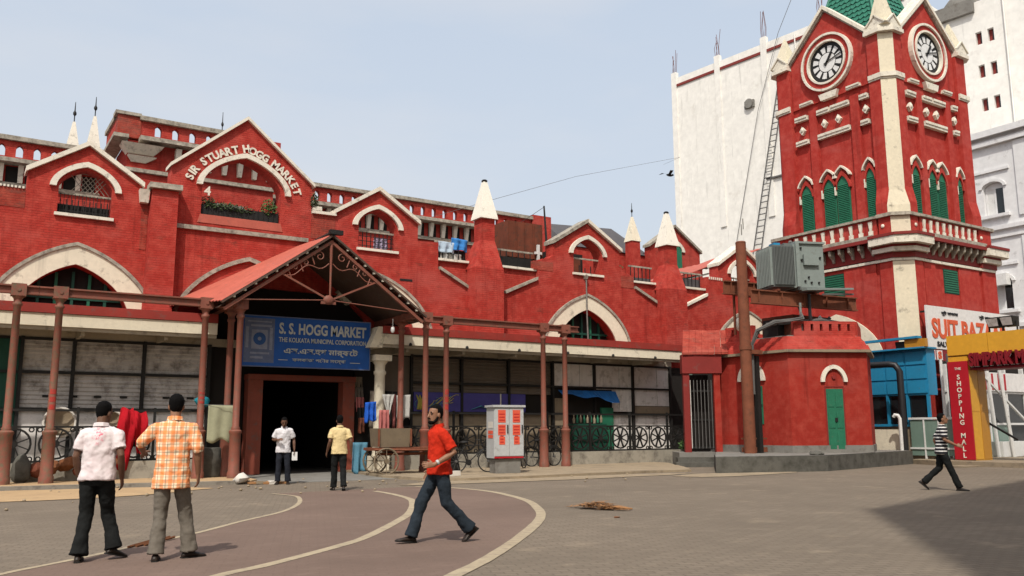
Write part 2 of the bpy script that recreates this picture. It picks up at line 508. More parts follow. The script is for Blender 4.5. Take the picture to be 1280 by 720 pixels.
# ------------------------------------------------------------------ ground
struct('ground', MB().add([(-600, -600, 0), (900, -600, 0), (900, 900, 0), (-600, 900, 0)], [(0, 1, 2, 3)]), PAVE)
L1 = [(-.6, 8.9), (.17, 9.6), (.59, 10.17), (1.34, 10.89), (2.27, 11.89), (2.99, 12.63), (3.96, 13.87), (4.99, 15.08), (5.78, 16.52), (6.30, 18.0), (6.37, 18.7), (6.2, 19.5)]
L2 = [(1.68, 8.25), (2.41, 8.92), (2.96, 9.29), (4.22, 10.36), (4.9, 11.1), (6.29, 12.98), (6.95, 14.06), (7.55, 15.2), (8.03, 16.33), (8.32, 17.75), (8.40, 18.9)]
L3 = [(2.6, 6.1), (3.45, 6.87), (4.25, 7.62), (5.0, 8.3), (6.21, 9.55), (7.55, 11.06), (8.38, 12.15), (9.0, 13.17), (9.6, 14.3), (10.02, 15.4), (10.42, 16.9), (10.5, 18.0), (10.35, 19.0), (9.9, 19.8)]
def smooth_line(p, n=6):
    out = []
    for i in range(len(p) - 1):
        a, b, c, d = [Vector(p[min(max(j, 0), len(p) - 1)]) for j in (i - 1, i, i + 1, i + 2)]
        for k in range(n):
            t = k / n
            out.append(.5 * ((2 * b) + (c - a) * t + (2 * a - 5 * b + 4 * c - d) * t * t + (3 * b - a - 3 * c + d) * t ** 3))
    out.append(Vector(p[-1]))
    return out
S1, S2, S3 = smooth_line(L1), smooth_line(L2), smooth_line(L3)
lane = MB()
vs = [(p.x, p.y, .004) for p in S1] + [(p.x, p.y, .004) for p in reversed(S3)]
lane.add(vs, [(t[0], t[1], t[2]) for t in geometry.tessellate_polygon([[Vector(v) for v in vs]])])
lane.f = [f if (Vector(lane.v[f[1]]) - Vector(lane.v[f[0]])).cross(Vector(lane.v[f[2]]) - Vector(lane.v[f[0]])).z > 0 else f[::-1] for f in lane.f]
struct('road', lane, LANE)
def stripe(p, w):
    mb = MB(); vs = []
    for i, q in enumerate(p):
        t = (p[min(i + 1, len(p) - 1)] - p[max(i - 1, 0)]).normalized()
        nrm = Vector((-t.y, t.x)) * w / 2
        j = 1 + .12 * noise.noise(Vector((q.x * 2, q.y * 2, 0)))
        vs += [(*(q + nrm * j), .008), (*(q - nrm * j), .008)]
    return mb.add(vs, [(2 * i, 2 * i + 1, 2 * i + 3, 2 * i + 2) for i in range(len(p) - 1)])
for sp_, w_ in ((S1, .09), (S2, .145), (S3, .165)):
    struct('lane_line', stripe(sp_, w_), LINE)
# raised pavements on both sides of the entrance
pl = [(-12, 23.9), (-2, 24.3), (1.2, 24.6), (3.2, 24.3), (5.2, 23.9), (6.9, 23.6), (7.3, 24.3), (7.4, 28.3), (-12, 28.3)]
struct('pavement', MB().poly(pl, -.2, .07), SAND)
pr = [(10.9, 24.0), (11.2, 22.0), (12.2, 21.2), (14, 21.1), (16.5, 21.3), (19.0, 21.4), (20.6, 21.2), (22.0, 23.0), (24, 26), (24, 28.3), (11.4, 28.3)]
struct('pavement', MB().poly(pr, -.2, .08), SANDG)
struct('pavement', MB().poly([(7.1, 23.2), (11.2, 23.2), (11.6, 28.3), (7.2, 28.3)], -.2, .012), CONC)
struct('kerb', MB().poly([(-12, 23.7), (-2, 24.1), (1.2, 24.4), (3.2, 24.1), (5.2, 23.7), (6.85, 23.4), (6.9, 23.6), (5.2, 23.9), (3.2, 24.3), (1.2, 24.6), (-2, 24.3), (-12, 23.9)], -.2, .09), KERB)
def patch(cx, cy, rx, ry, z, n=40, sd=0):
    pts = []
    for k in range(n):
        a = 2 * pi * k / n
        f = 1 + .35 * noise.noise(Vector((cos(a) * 1.3, sin(a) * 1.3, sd))) + .15 * noise.noise(Vector((cos(a) * 5, sin(a) * 5, sd)))
        pts.append((cx + rx * cos(a) * f, cy + ry * sin(a) * f, z))
    return MB().add(pts + [(cx, cy, z)], [(k, (k + 1) % n, n) for k in range(n)])
ob('sand', patch(.6, 22.3, 5.2, 1.7, .012, sd=3), SAND, kind='structure')
ob('sand', patch(14.5, 20.6, 5.2, .7, .012, sd=5), SANDG, kind='structure')
ob('sand', patch(20.5, 19.2, 2.6, .8, .012, sd=8), SANDG, kind='structure')

# ------------------------------------------------------------------ market building
FY = 28.2                                  # front face of the upper wall
mk = thing('market_building', 'long red painted brick market hall with gabled parapet, pointed arches and white copings', 'building', (15, FY, 0))
GAB = [(2.95, 1.4, 4.5), (12.45, 10.85, 14.05), (21.93, 20.2, 23.66), (31.15, 29.55, 32.75)]
BIG = [2.83, 12.42, 21.85, 31.3]
def winhole(cx, w, z0, zf, h):
    return [(cx + w, z0), (cx - w, z0)] + arch(cx, zf, w, h, 16)
outline = [(-9, 4.0), (-9, 8.3), (1.4, 8.33)]
outline += [(1.4, 8.9), (2.95, 9.9), (4.5, 8.9), (4.52, 8.5), (5.34, 8.5), (5.34, 9.7), (7.65, 11.66), (9.95, 9.75), (9.96, 8.75), (10.85, 8.8),
            (10.85, 8.9), (12.45, 9.9), (14.05, 8.9), (14.05, 8.27), (14.9, 8.3), (14.91, 7.30), (16.2, 6.68), (17.8, 6.6), (19.38, 7.3), (19.39, 7.95), (19.6, 8.05),
            (19.62, 8.18), (19.95, 8.22), (20.2, 8.4), (20.2, 8.85), (21.93, 9.92), (23.66, 8.88), (23.62, 8.25), (23.9, 8.02), (24.2, 7.95), (24.42, 7.8), (24.42, 7.36), (25.65, 6.8), (27.4, 6.8),
            (28.78, 7.4), (28.8, 8.28), (29.55, 8.35), (29.55, 8.9), (31.15, 9.85), (32.75, 8.9), (32.75, 8.5), (33.98, 8.5), (33.98, 4.0)]
outline += [(12.05, 4.0), (12.05, 5.2), (11.2, 6.0), (7.65, 6.05), (7.0, 5.4), (6.95, 4.0)]
holes = []
for g in GAB: holes.append(winhole(g[0], .73, 7.76, 8.52, .68))
holes.append([(6.30, 8.25), (8.88, 8.25)] + arch(7.6, 9.2, 1.29, 1.1, 20)[::-1])
for b in BIG:
    if b != 12.42:
        holes.append([(b + 1.52, 4.6), (b - 1.52, 4.6)] + arch(b, 4.7, 1.52, 1.55, 20))
ob('wall', MB().flat(outline, holes, FY, FY + .55), RED, mk)
# recessed panels between the bays and the terrace parapets
for a, b in ((14.9, 16.3), (17.7, 19.4), (24.42, 25.8), (27.3, 28.8)):
    ob('recessed_wall', MB().box(a, b, FY + .14, FY + .5, 6.55, 7.64), RED, mk)
for a, b in ((14.92, 16.25), (17.75, 19.36), (24.44, 25.72), (27.36, 28.76)):
    ob('sill', MB().box(a, b, FY + .02, FY + .5, 7.645, 7.73).jitter(.012), COPE, mk)
for a, za, b, zb in ((14.95, 7.33, 16.18, 6.72), (17.85, 6.66, 19.36, 7.34), (24.46, 7.40, 25.66, 6.85), (27.44, 6.86, 28.76, 7.44)):
    ob('raking_coping', MB().band([(a, za + .06), (b, zb + .06)], [(a, za - .06), (b, zb - .06)], FY - .10, FY + .14).jitter(.015), COPED if a != 27.44 else COPE, mk)
# weathered stretches of brickwork along the wall tops
for a, b, z0, z1 in ((-8.98, 1.38, 7.78, 8.345), (19.2, 20.15, 7.7, 8.06), (23.7, 24.4, 7.35, 7.86), (4.53, 4.72, 6.9, 8.52), (9.97, 10.84, 7.9, 8.74)):
    ob('worn_brickwork', MB().box(a, b, FY - .012, FY + .2, z0, z1), REDW, mk)
for i in range(24):
    x = -.9 + i * .095
    ob('dentil', MB().box(x, x + .05, FY - .05, FY + .1, 8.345, 8.41), COPE, mk)
# gable copings
def coping(pts, th, mat, y0=FY - .13, y1=FY + .6, jit=.012):
    n = MB()
    out, inn = [], []
    for x, z in pts: out.append((x, z + th)); inn.append((x, z))
    return n.band(out, inn, y0, y1).jitter(jit)
for k, (cx, a, b) in enumerate(GAB):
    m_ = COPED if k == 2 else COPE
    for s, e in ((a - .06, cx), (b + .06, cx)):
        zf, za = 8.86, (9.92 if k != 2 else 9.95)
        p = [(s, zf), (cx, za)] if s < cx else [(cx, za), (s, zf)]
        ob('gable_coping', coping(p, .15, COPE if k != 2 else (COPED if s < cx else COPE)), COPED if (k == 2 and s < cx) else COPE, mk)
    ob('arch_hood', MB().band(arch(cx, 8.56, .98, .84, 20), arch(cx, 8.56, .80, .68, 20), FY - .10, FY + .1), COPE, mk)
    ob('window_sill', MB().box(cx - .80, cx + .80, FY - .09, FY + .5, 7.675, 7.765).jitter(.01), COPE, mk)
    # bar at the springing, vertical bars, lattice
    ob('window_transom', MB().box(cx - .73, cx + .73, FY + .2, FY + .27, 8.40, 8.46), COPED, mk)
    if k != 2:
        for i in range(9):
            x = cx - .64 + i * .16
            ob('window_bar', MB().box(x - .012, x + .012, FY + .22, FY + .25, 7.76, 8.40 if k else 8.25), BLACK, mk)
        for i in range(3 if k == 1 else 2):
            ob('window_bar', MB().box(cx - .73, cx + .73, FY + .215, FY + .245, 7.9 + i * .17, 7.92 + i * .17), BLACK, mk)
for i in range(6):
    x0 = 2.55 + i * .13
    ob('window_lattice', MB().bar((x0, FY + .24, 8.50), (x0 + .42, FY + .24, 9.02), .018).bar((x0 + .42, FY + .26, 8.50), (x0, FY + .26, 9.02), .018), COPED, mk)
ob('window_screen', MB().box(2.24, 3.66, FY + .30, FY + .33, 7.77, 8.10), BLACK, mk)
for i in range(14):
    x = 2.3 + i * .1
    ob('window_bar', MB().box(x - .008, x + .008, FY + .20, FY + .22, 7.76, 8.42), BLACK, mk)
for p in ([(5.28, 9.66), (7.65, 11.65)], [(7.65, 11.65), (10.03, 9.66)]):
    ob('gable_coping', coping(p, .115, COPE), COPE, mk)
ob('arch_hood', MB().band(arch(7.66, 9.22, 1.54, 1.26, 26), arch(7.66, 9.22, 1.36, 1.10, 26), FY - .12, FY + .1), COPE, mk)
ob('string_course', MB().box(5.56, 9.86, FY - .10, FY + .1, 7.72, 7.85).jitter(.012), COPED, mk)
ob('window_sill', MB().flat([(6.2, 7.98), (8.98, 7.98), (8.9, 8.26), (6.28, 8.26)], [], FY - .02, FY + .05), SHEET, mk)
ob('wall_cap', MB().box(9.98, 10.84, FY - .1, FY + .55, 8.76, 8.86).jitter(.02), COPE, mk)
ob('wall_cap', MB().box(9.98, 10.3, FY - .1, FY + .55, 8.87, 9.02).jitter(.03), COPE, mk)
# raised lettering along the arch of the tall gable
pts = arch(7.66, 9.22, 1.80, 1.44, 200)
cum = [0]
for i in range(200): cum.append(cum[-1] + (Vector(pts[i + 1]) - Vector(pts[i])).length)
def along(s):
    for i in range(200):
        if cum[i + 1] >= s:
            t = (s - cum[i]) / (cum[i + 1] - cum[i])
            a, b = Vector(pts[i]), Vector(pts[i + 1])
            return a.lerp(b, t), atan2((b - a).y, (b - a).x)
    return Vector(pts[-1]), 0
msg = 'SIR STUART HOGG MARKET'
gl = {}
wid = {'I': .45, ' ': .62, 'M': 1.2}
tot = sum(wid.get(c, 1) for c in msg)
s_ = .10; L_ = cum[-1] - .2
for c in msg:
    w_ = wid.get(c, 1) * L_ / tot
    if c != ' ':
        p, a = along(s_ + w_ / 2)
        if c not in gl: gl[c] = text_mesh(c, COPE, None, .27, .05, .035, .95)[0]
        ob('letter', (gl[c], Vector((0, 0, 0))), None, mk, Matrix.Translation((p.x, FY - .02, p.y)) @ Matrix.Rotation(-a, 4, 'Y'))
    s_ += w_
ob('number', (text_mesh('4', COPE, None, .30, .05, .03)[0], Vector((6.47, FY - .02, 9.04))), None, mk)
# big arches: white band, moulded outer edge, timber frame and dark glass
for b in BIG:
    if b == 12.42: continue
    ob('arch_band', MB().band(arch(b, 4.7, 2.16, 2.12, 30), arch(b, 4.7, 1.53, 1.56, 30), FY - .06, FY + .3), CREAM, mk)
    ob('arch_moulding', MB().band(arch(b, 4.7, 2.27, 2.22, 30), arch(b, 4.7, 2.16, 2.12, 30), FY - .11, FY + .1), COPED, mk)
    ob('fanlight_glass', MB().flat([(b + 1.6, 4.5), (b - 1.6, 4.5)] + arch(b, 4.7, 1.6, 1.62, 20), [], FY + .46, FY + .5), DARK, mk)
    for dx in (-.9, -.45, 0, .45, .9):
        ob('fanlight_mullion', MB().box(b + dx - .04, b + dx + .04, FY + .36, FY + .44, 4.5, 4.7 + 1.4 * sqrt(1 - (dx / 1.55) ** 2)), GREEN if dx in (-.45, .45) else GREEND, mk)
    ob('fanlight_transom', MB().box(b - 1.55, b + 1.55, FY + .35, FY + .45, 5.25, 5.33), GREEND, mk)
ob('arch_band', MB().band(arch(12.42, 4.7, 2.16, 2.12, 30)[8:], arch(12.42, 4.7, 1.53, 1.56, 30)[8:], FY - .06, FY + .2), CREAM, mk)
ob('arch_moulding', MB().band(arch(12.42, 4.7, 2.27, 2.22, 30)[8:], arch(12.42, 4.7, 2.16, 2.12, 30)[8:], FY - .11, FY + .1), COPED, mk)
ob('arch_moulding', MB().band(arch(7.9, 4.7, 2.35, 2.30, 40)[:24], arch(7.9, 4.7, 2.22, 2.16, 40)[:24], FY - .10, FY + .1), COPED, mk)
# plain buttress beside the tall gable
bt = ob('buttress', MB().taper((4.70, 5.52, FY - .42, FY + .02), 4.6, (4.76, 5.52, FY - .40, FY + .02), 8.78), RED, mk)
ob('buttress_cap', MB().box(4.66, 5.62, FY - .52, FY + .1, 8.79, 8.96).jitter(.03), COPED, bt)
ob('drain_head', MB().taper((4.45, 4.68, FY - .2, FY), 8.35, (4.40, 4.70, FY - .3, FY), 8.75).jitter(.03), COPE, mk)
# pinnacled buttresses
def pin_buttress(x0, x1):
    c = (x0 + x1) / 2 + .14
    body = ob('buttress', MB().box(x0, x1, FY - .60, FY + .02, 4.6, 7.40), RED, mk)
    ob('weathering', MB().taper((x0, x1, FY - .60, FY + .50), 7.405, (c - .29, c + .29, FY - .26, FY + .32), 8.58), RED, body)
    ob('shaft', MB().box(c - .29, c + .29, FY - .26, FY + .32, 8.585, 9.42), RED, body)
    ob('pinnacle', MB().taper((c - .39, c + .39, FY - .36, FY + .42), 9.425, (c - .38, c + .38, FY - .35, FY + .41), 9.50)
       .taper((c - .38, c + .38, FY - .35, FY + .41), 9.50, (c - .08, c + .08, FY - .05, FY + .11), 10.95), PINW, body)
    ob('pinnacle_knob', MB().lathe([(.10, 0), (.13, .04), (.08, .09)], (c, FY + .03, 10.955), 8), BLACK, body)
pin_buttress(16.16, 17.42)
pin_buttress(25.70, 26.95)
# rain pipe below the third gable window
ob('rain_pipe', MB().tube([(21.75, FY - .12, 7.70), (21.75, FY - .13, 6.0), (21.78, FY - .13, 4.9)], .032), CONC, mk)
ob('pipe_head', MB().taper((21.71, 21.79, FY - .17, FY), 7.52, (21.68, 21.82, FY - .2, FY), 7.66), COPED, mk)
ob('vent_slot', MB().box(13.35, 13.85, FY - .012, FY + .05, 6.72, 6.80), BLACK, mk)
for x in (15.0, 18.9, 24.8, 29.6):
    ob('lunette_vent', MB().band(arch(x, 4.55, .42, .40, 12, .95), arch(x, 4.55, .28, .27, 12, .95), FY - .05, FY + .05), COPED, mk)
# terrace
ob('terrace_floor', MB().box(-9, 34, FY + .56, 40, 7.3, 7.5), CONC, mk)
# upper storey set back
UY = 36.0
def balustrade(x0, x1, y, zb, zt, step, ow, oh, skip=()):
    """pierced parapet: pointed openings, stone cap and corbelled shelf"""
    hs = []; n = int((x1 - x0 - .3) / step)
    for i in range(n):
        cx = x0 + .3 + step * (i + .5)
        hs.append([(cx + ow / 2, zb + .16), (cx - ow / 2, zb + .16)] + arch(cx, zb + .16 + oh * .65, ow / 2, oh * .35, 6))
    ob('balustrade', MB().flat([(x0, zb), (x1, zb), (x1, zt), (x0, zt)], hs, y, y + .25), RED, mk)
    m = int((x1 - x0) / 3.5) + 1
    for i in range(m):
        a = x0 - .06 + (x1 - x0 + .12) * i / m; b = x0 - .06 + (x1 - x0 + .12) * (i + 1) / m
        ob('balustrade_cap', MB().box(a, b, y - .14, y + .38, zt + .003, zt + .17).jitter(.035, 2.0), COPED, mk)
        ob('cornice_shelf', MB().box(a, b, y - .45, y + .1, zb - .15, zb - .003).jitter(.03, 2.0), COPED, mk)
ob('upper_wall', MB().box(-9, 25.3, UY, UY + .4, 7.5, 11.24), RED, mk)
for a, b in ((-9, 4.2), (10.6, 24.3)):
    balustrade(a, b, UY - .1, 11.25, 12.0, .58, .24, .46)
    ob('string_course', MB().box(a, b, UY - .10, UY + .1, 10.28, 10.42).jitter(.02), COPED, mk)
    n = int((b - a) / .64)
    for i in range(n):
        x = a + .3 + i * .64
        ob('colonette', MB().taper((x - .08, x + .08, UY - .14, UY - .02), 10.43, (x - .09, x + .09, UY - .26, UY - .02), 11.08), COPE, mk)
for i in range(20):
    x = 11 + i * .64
    ob('clerestory_dark_panel', MB().box(x - .22, x + .22, UY - .012, UY + .1, 10.45, 11.05), DARK, mk)  # flat dark panels on the wall stand for shade in the openings
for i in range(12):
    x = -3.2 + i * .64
    ob('clerestory_dark_panel', MB().box(x - .22, x + .22, UY - .012, UY + .1, 10.45, 11.05), DARK, mk)  # more flat panels, their dark colour standing for shaded openings
ob('end_pier', MB().box(24.35, 25.5, UY - .2, UY + .9, 10.0, 12.25), RED, mk)
# projecting attic block behind the tall gable
PY = 33.4
ob('attic_block', MB().box(4.75, 10.2, PY, UY + .02, 7.5, 11.98), RED, mk)
ob('attic_corner_pier', MB().box(4.35, 5.15, PY - .12, PY + .35, 12.05, 12.86), REDW, mk)
balustrade(5.15, 9.7, PY - .1, 12.06, 12.74, .62, .24, .44)
ob('attic_corner_pier', MB().box(9.7, 10.4, PY - .12, PY + .35, 12.05, 12.82), RED, mk)
ob('balustrade_cap', MB().box(4.25, 5.14, PY - .2, PY + .42, 12.865, 12.98).jitter(.03, 2), COPED, mk)
ob('balustrade_return', MB().box(4.35, 4.6, PY + .36, UY, 12.06, 12.78), RED, mk)
ob('balustrade_cap', MB().box(4.28, 4.68, PY + .43, UY, 12.785, 12.95).jitter(.02, 2), COPED, mk)
ob('cornice_shelf', MB().box(4.2, 4.7, PY - .5, UY, 11.90, 12.04).jitter(.02, 2), COPED, mk)
ob('corbel', MB().taper((4.75, 5.65, PY - .1, PY + .3), 11.46, (4.5, 5.95, PY - .42, PY + .3), 11.78), COPE, mk)
ob('corbel', MB().taper((4.9, 5.4, PY - .06, PY + .2), 11.16, (4.75, 5.75, PY - .22, PY + .2), 11.38), COPE, mk)
for i in range(7):
    x = 6.5 + i * .58
    ob('colonette', MB().taper((x - .08, x + .08, PY - .14, PY + .02), 11.15, (x - .10, x + .10, PY - .34, PY + .02), 11.82), COPE, mk)
ob('string_course', MB().box(4.7, 10.25, PY - .12, PY + .1, 10.78, 10.92).jitter(.02), COPED, mk)
# slender spirelets rising behind
def spirelet(x, y, z0, h, r, mat):
    p = ob('spirelet', MB().taper((x - r, x + r, y - r, y + r), z0 + .5, (x - .05, x + .05, y - .05, y + .05), z0 + h), mat, mk)
    ob('spirelet_base', MB().box(x - r * .85, x + r * .85, y - r * .85, y + r * .85, z0 - 2.2, z0 + .495), RED if x > 20 else mat, p)
    ob('finial', MB().lathe([(.02, 0), (.02, .25), (.065, .32), (.065, .40), (.025, .48), (.012, .85)], (x, y, z0 + h), 8), BLACK, p)
spirelet(3.35, 38, 12.2, 1.60, .23, COPE)
spirelet(4.12, 38.2, 12.4, 1.85, .25, COPE)
spirelet(32.9, 38, 11.7, 2.0, .36, CREAM)
ob('finial', MB().lathe([(.018, 0), (.018, .25), (.05, .32), (.05, .38), (.018, .45), (.010, .85)], (8.1, PY, 12.85), 8), BLACK, mk)
# slate roofs and rear gable beyond the terrace
ob('terrace_dark_box', MB().box(21.35, 23.2, 30.2, 31.4, 7.5, 9.05), DARK, mk)  # dark box added behind the third gable window to blacken its view
ob('terrace_dark_box', MB().box(22.1, 23.0, 30.1, 30.19, 7.5, 8.8), RUSTD, mk)
for i in range(4):
    ob('window_bar', MB().box(21.35 + i * .3, 21.38 + i * .3, FY + .22, FY + .25, 7.76, 8.05 + .1 * (i % 2)), BLACK, mk)
rf = ob('slate_roof', MB().add([(28.6, 38.4, 11.6), (34.6, 38.4, 11.6), (34.6, 42, 14.0), (29.4, 42, 13.7), (28.6, 45, 11.6), (34.6, 45, 11.6)], [(0, 1, 2, 3), (3, 2, 5, 4), (0, 3, 4), (1, 5, 2)]), SLATE, mk)
ob('rear_wall', MB().box(28.5, 39, 38.5, 39, 7.5, 11.58), RED, mk)
ob('rear_gable', MB().flat([(34.2, 9.0), (38.3, 9.0), (38.3, 12.1), (36.2, 13.5), (34.2, 12.1)], [], 38.0, 38.45), RED, mk)
for p in ([(34.1, 12.05), (36.2, 13.48)], [(36.2, 13.48), (38.4, 12.05)]):
    ob('gable_coping', coping(p, .16, COPED, 37.85, 38.5), COPED, mk)
ob('arch_hood', MB().band(arch(36.25, 12.0, .75, .7, 14), arch(36.25, 12.0, .52, .5, 14), 37.9, 38.1), COPE, mk)
ob('shutter', MB().flat([(36.77, 10.9), (35.73, 10.9)] + arch(36.25, 12.0, .5, .48, 12), [], 37.95, 38.02), GREEN, mk)
# old sheet roofs over the terrace at the right
for a, za, b, zb, m_ in ((28.6, 8.55, 31.2, 9.55, SHEET), (28.4, 8.25, 30.6, 8.85, CONC), (30.2, 9.0, 33.6, 10.3, SHEET)):
    s = MB()
    n = 14
    for i in range(n):
        t0, t1 = i / n, (i + 1) / n
        y = FY + .9 + .25 * i; d = .03 * (i % 2)
        s.add([(a, y, za + d), (b, y, zb + d), (b, y + .25, zb + .03 - d), (a, y + .25, za + .03 - d)], [(0, 1, 2, 3)])
        s.add([(a, y, za + d - .03), (b, y, zb + d - .03), (b, y, zb + d), (a, y, za + d)], [(0, 1, 2, 3)])
    ob('roof_sheet', s, m_, mk)
ob('terrace_dark_box', MB().box(28.2, 30.0, FY + 2.2, FY + 3.4, 7.5, 8.3), DARK, mk)
for i in range(7):
    ob('dentil', MB().box(28.95 + i * .13, 29.0 + i * .13, FY - .04, FY + .05, 8.18, 8.30), COPE, mk)
# iron terrace rails and netting in the parapet gaps
for a, b in ((14.92, 16.3), (17.7, 19.4), (24.42, 25.75), (27.35, 28.78)):
    ob('terrace_rail', MB().box(a, b, FY + .3, FY + .36, 8.38, 8.45), COPED, mk)
    ob('terrace_screen', MB().box(a, b, FY + .40, FY + .43, 7.73, 8.18 if a != 24.42 else 7.95), SLATE if a > 20 else BLACK, mk)
    for i in range(6):
        x = a + (b - a) * (i + .5) / 6
        ob('terrace_rail_post', MB().box(x - .015, x + .015, FY + .31, FY + .34, 7.73, 8.38), BLACK, mk)

# ---- ground storey: awning, shop fronts, porch recess
for a, b in ((-9, 6.6), (12.0, 25.5)):
    aw = ob('awning', MB().box(a, b, 26.62, 27.99, 4.24, 4.57), SOFFIT, mk)
    ob('awning_fascia', MB().flat([(a, 4.22), (b, 4.22), (b, 4.56), (a, 4.56)], [], 26.54, 26.617).jitter(.006, 1.2), CREAM, aw)
    ob('awning_drip', MB().box(a, b, 26.60, 26.72, 4.12, 4.215), SOFFIT, aw)
    ob('awning_top_band', MB().box(a, b, 26.50, 28.18, 4.575, 4.83), REDB, aw)
    for i in range(int((b - a) / 2.2)):
        x = a + 1.0 + i * 2.2
        ob('awning_bracket', MB().box(x - .05, x + .05, 26.75, 27.98, 4.02, 4.238), SOFFIT, aw)
        if b > 20:
            ob('awning_lamp', MB().lathe([(.05, 0), (.06, .05), (.03, .1)], (x, 26.52, 4.20), 8), BLACK, aw)
ob('awning_end', MB().flat([(11.55, 4.1), (12.0, 4.1), (12.0, 4.8), (11.85, 4.8)], [], 26.6, 27.98), CREAM, mk)
SY = 28.0
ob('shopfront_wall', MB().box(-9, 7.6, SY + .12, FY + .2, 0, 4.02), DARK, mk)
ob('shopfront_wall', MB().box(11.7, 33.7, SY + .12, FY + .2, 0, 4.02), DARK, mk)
ob('beam', MB().box(-9, 26.2, SY - .06, SY + .11, 4.0, 4.24), SOFFIT, mk)
ZR = [.58, 2.0, 3.05, 4.0]
def corrug(x0, x1, z0, z1, y, pitch=.11, d=.025):
    mb = MB(); n = max(2, int((z1 - z0) / pitch))
    vs = []
    for i in range(n + 1):
        z = z0 + (z1 - z0) * i / n
        for zz, dd in ((z - .02, 0), (z + .02, d)):
            vs += [(x0, y - dd, min(max(zz, z0), z1)), (x1, y - dd, min(max(zz, z0), z1))]
    return mb.add(vs, [(2 * i, 2 * i + 1, 2 * i + 3, 2 * i + 2) for i in range(len(vs) // 2 - 1)])
colsL = [-4.2, -2.26, -.3, 1.62, 2.95, 4.85, 6.75]
colsR = [13.75, 15.8, 17.85, 19.9, 21.97, 24.0, 26.1]
for i in range(len(colsL) - 1):
    a, b = colsL[i] + .05, colsL[i + 1] - .05
    for r in (1, 2):
        if i <= 2: ob('shutter', MB().box(a, b, SY, SY + .08, ZR[r] + .04, ZR[r + 1] - .04), GREEND, mk)
        else:
            s = ob('shutter', corrug(a, b, ZR[r] + .04, ZR[r + 1] - .04, SY + .05), SHUT, mk)
            if r == 1:
                for dx in (.55, 1.25):
                    ob('handle_slot', MB().box(a + dx, a + dx + .2, SY, SY + .03, 2.35, 2.41), BLACK, s)
    ob('stall_riser', MB().box(a, b, SY + .02, SY + .09, ZR[0], ZR[1] - .04), BOARD if i > 2 else GREEND, mk)
BAYR = {0: (SHUTB, SHUTB), 1: (SHUTB, SHUTB), 2: (SHUTB, SHUTB), 3: (BOARD, BOARD), 4: (BOARD, BOARD), 5: (BOARD, BOARD)}
for i in range(len(colsR) - 1):
    a, b = colsR[i] + .05, colsR[i + 1] - .05
    up = BAYR[i]
    if i < 3:
        ob('shutter', corrug(a, b, ZR[2] + .04, ZR[3] - .04, SY + .05), SHUTB, mk)
        ob('shutter', corrug(a, b, 2.72, ZR[2] - .04, SY + .05, .14), SHUTB, mk)
        ob('stall_riser', MB().box(a, b, SY + .04, SY + .10, ZR[0], ZR[1] - .04), BOARDT, mk)
    else:
        x = a
        for q in range(3):
            w = (b - a) / 3
            ob('board', MB().box(x + .01, x + w - .01, SY - .01 + .02 * (q % 2), SY + .07, ZR[2] + .04, ZR[3] - .04).jitter(.008, 2), BOARD, mk)
            if not (i == 3 or (i == 4 and q == 0 and False)):
                ob('board', MB().box(x + .01, x + w - .01, SY + .015 * (q % 2), SY + .07, 2.35 if i == 5 else 2.1, ZR[2] - .04).jitter(.008, 2), BOARD, mk)
            x += w
        if i == 5:
            ob('board', MB().box(a, b, SY - .005, SY + .075, 2.02, 2.33), BOARDT, mk)
        if i > 3:
            ob('stall_riser', MB().box(a, b, SY + .03, SY + .10, ZR[0], 1.96), BOARD, mk)
ob('shutter', MB().box(12.6, 13.7, SY, SY + .08, 2.04, 3.96), SHUTB, mk)
ob('shutter', MB().box(26.15, 26.6, SY - .9, SY - .85, 3.0, 4.0), GLASSG, mk)
for xs in (colsL, colsR):
    for x in xs:
        ob('mullion', MB().box(x - .045, x + .045, SY - .10, SY - .005, ZR[0], 4.05), BLACK, mk)
    for z in ZR[1:]:
        ob('transom', MB().box(xs[0], xs[-1], SY - .09, SY - .015, z - .035, z + .035), BLACK, mk)
# mural band on the right-hand shop front
mu = ob('mural', MB().box(13.85, 18.6, SY - .055, SY - .012, 2.04, 2.72), MURAL, mk)
for i in range(9):
    x = 14.1 + i * .17
    ob('mural_swirl', MB().tube([(x + .22 * cos(t * .7 + i), SY - .062, 2.30 + .05 * i * .5 + .16 * sin(t * .7 + i * 1.3)) for t in range(7)], .028, 5, flat=.4), MURY if i % 3 else MURC, mu)
for i in range(3):
    ob('mural_figure', MB().tube([(14.0 + i * .1, SY - .06, 2.1), (14.05 + i * .05, SY - .06, 2.4), (13.95 + i * .13, SY - .06, 2.62)], [.10, .13, .05], 6, flat=.3), MURY, mu)
ob('mural_swirl', MB().tube([(16.2, SY - .062, 2.12), (16.6, SY - .062, 2.25), (17.0, SY - .062, 2.10)], [.03, .10, .02], 6, flat=.3), MURC, mu)
ob('mural_stripe', MB().box(17.45, 17.50, SY - .07, SY - .056, 2.04, 2.72), PAPER, mu)
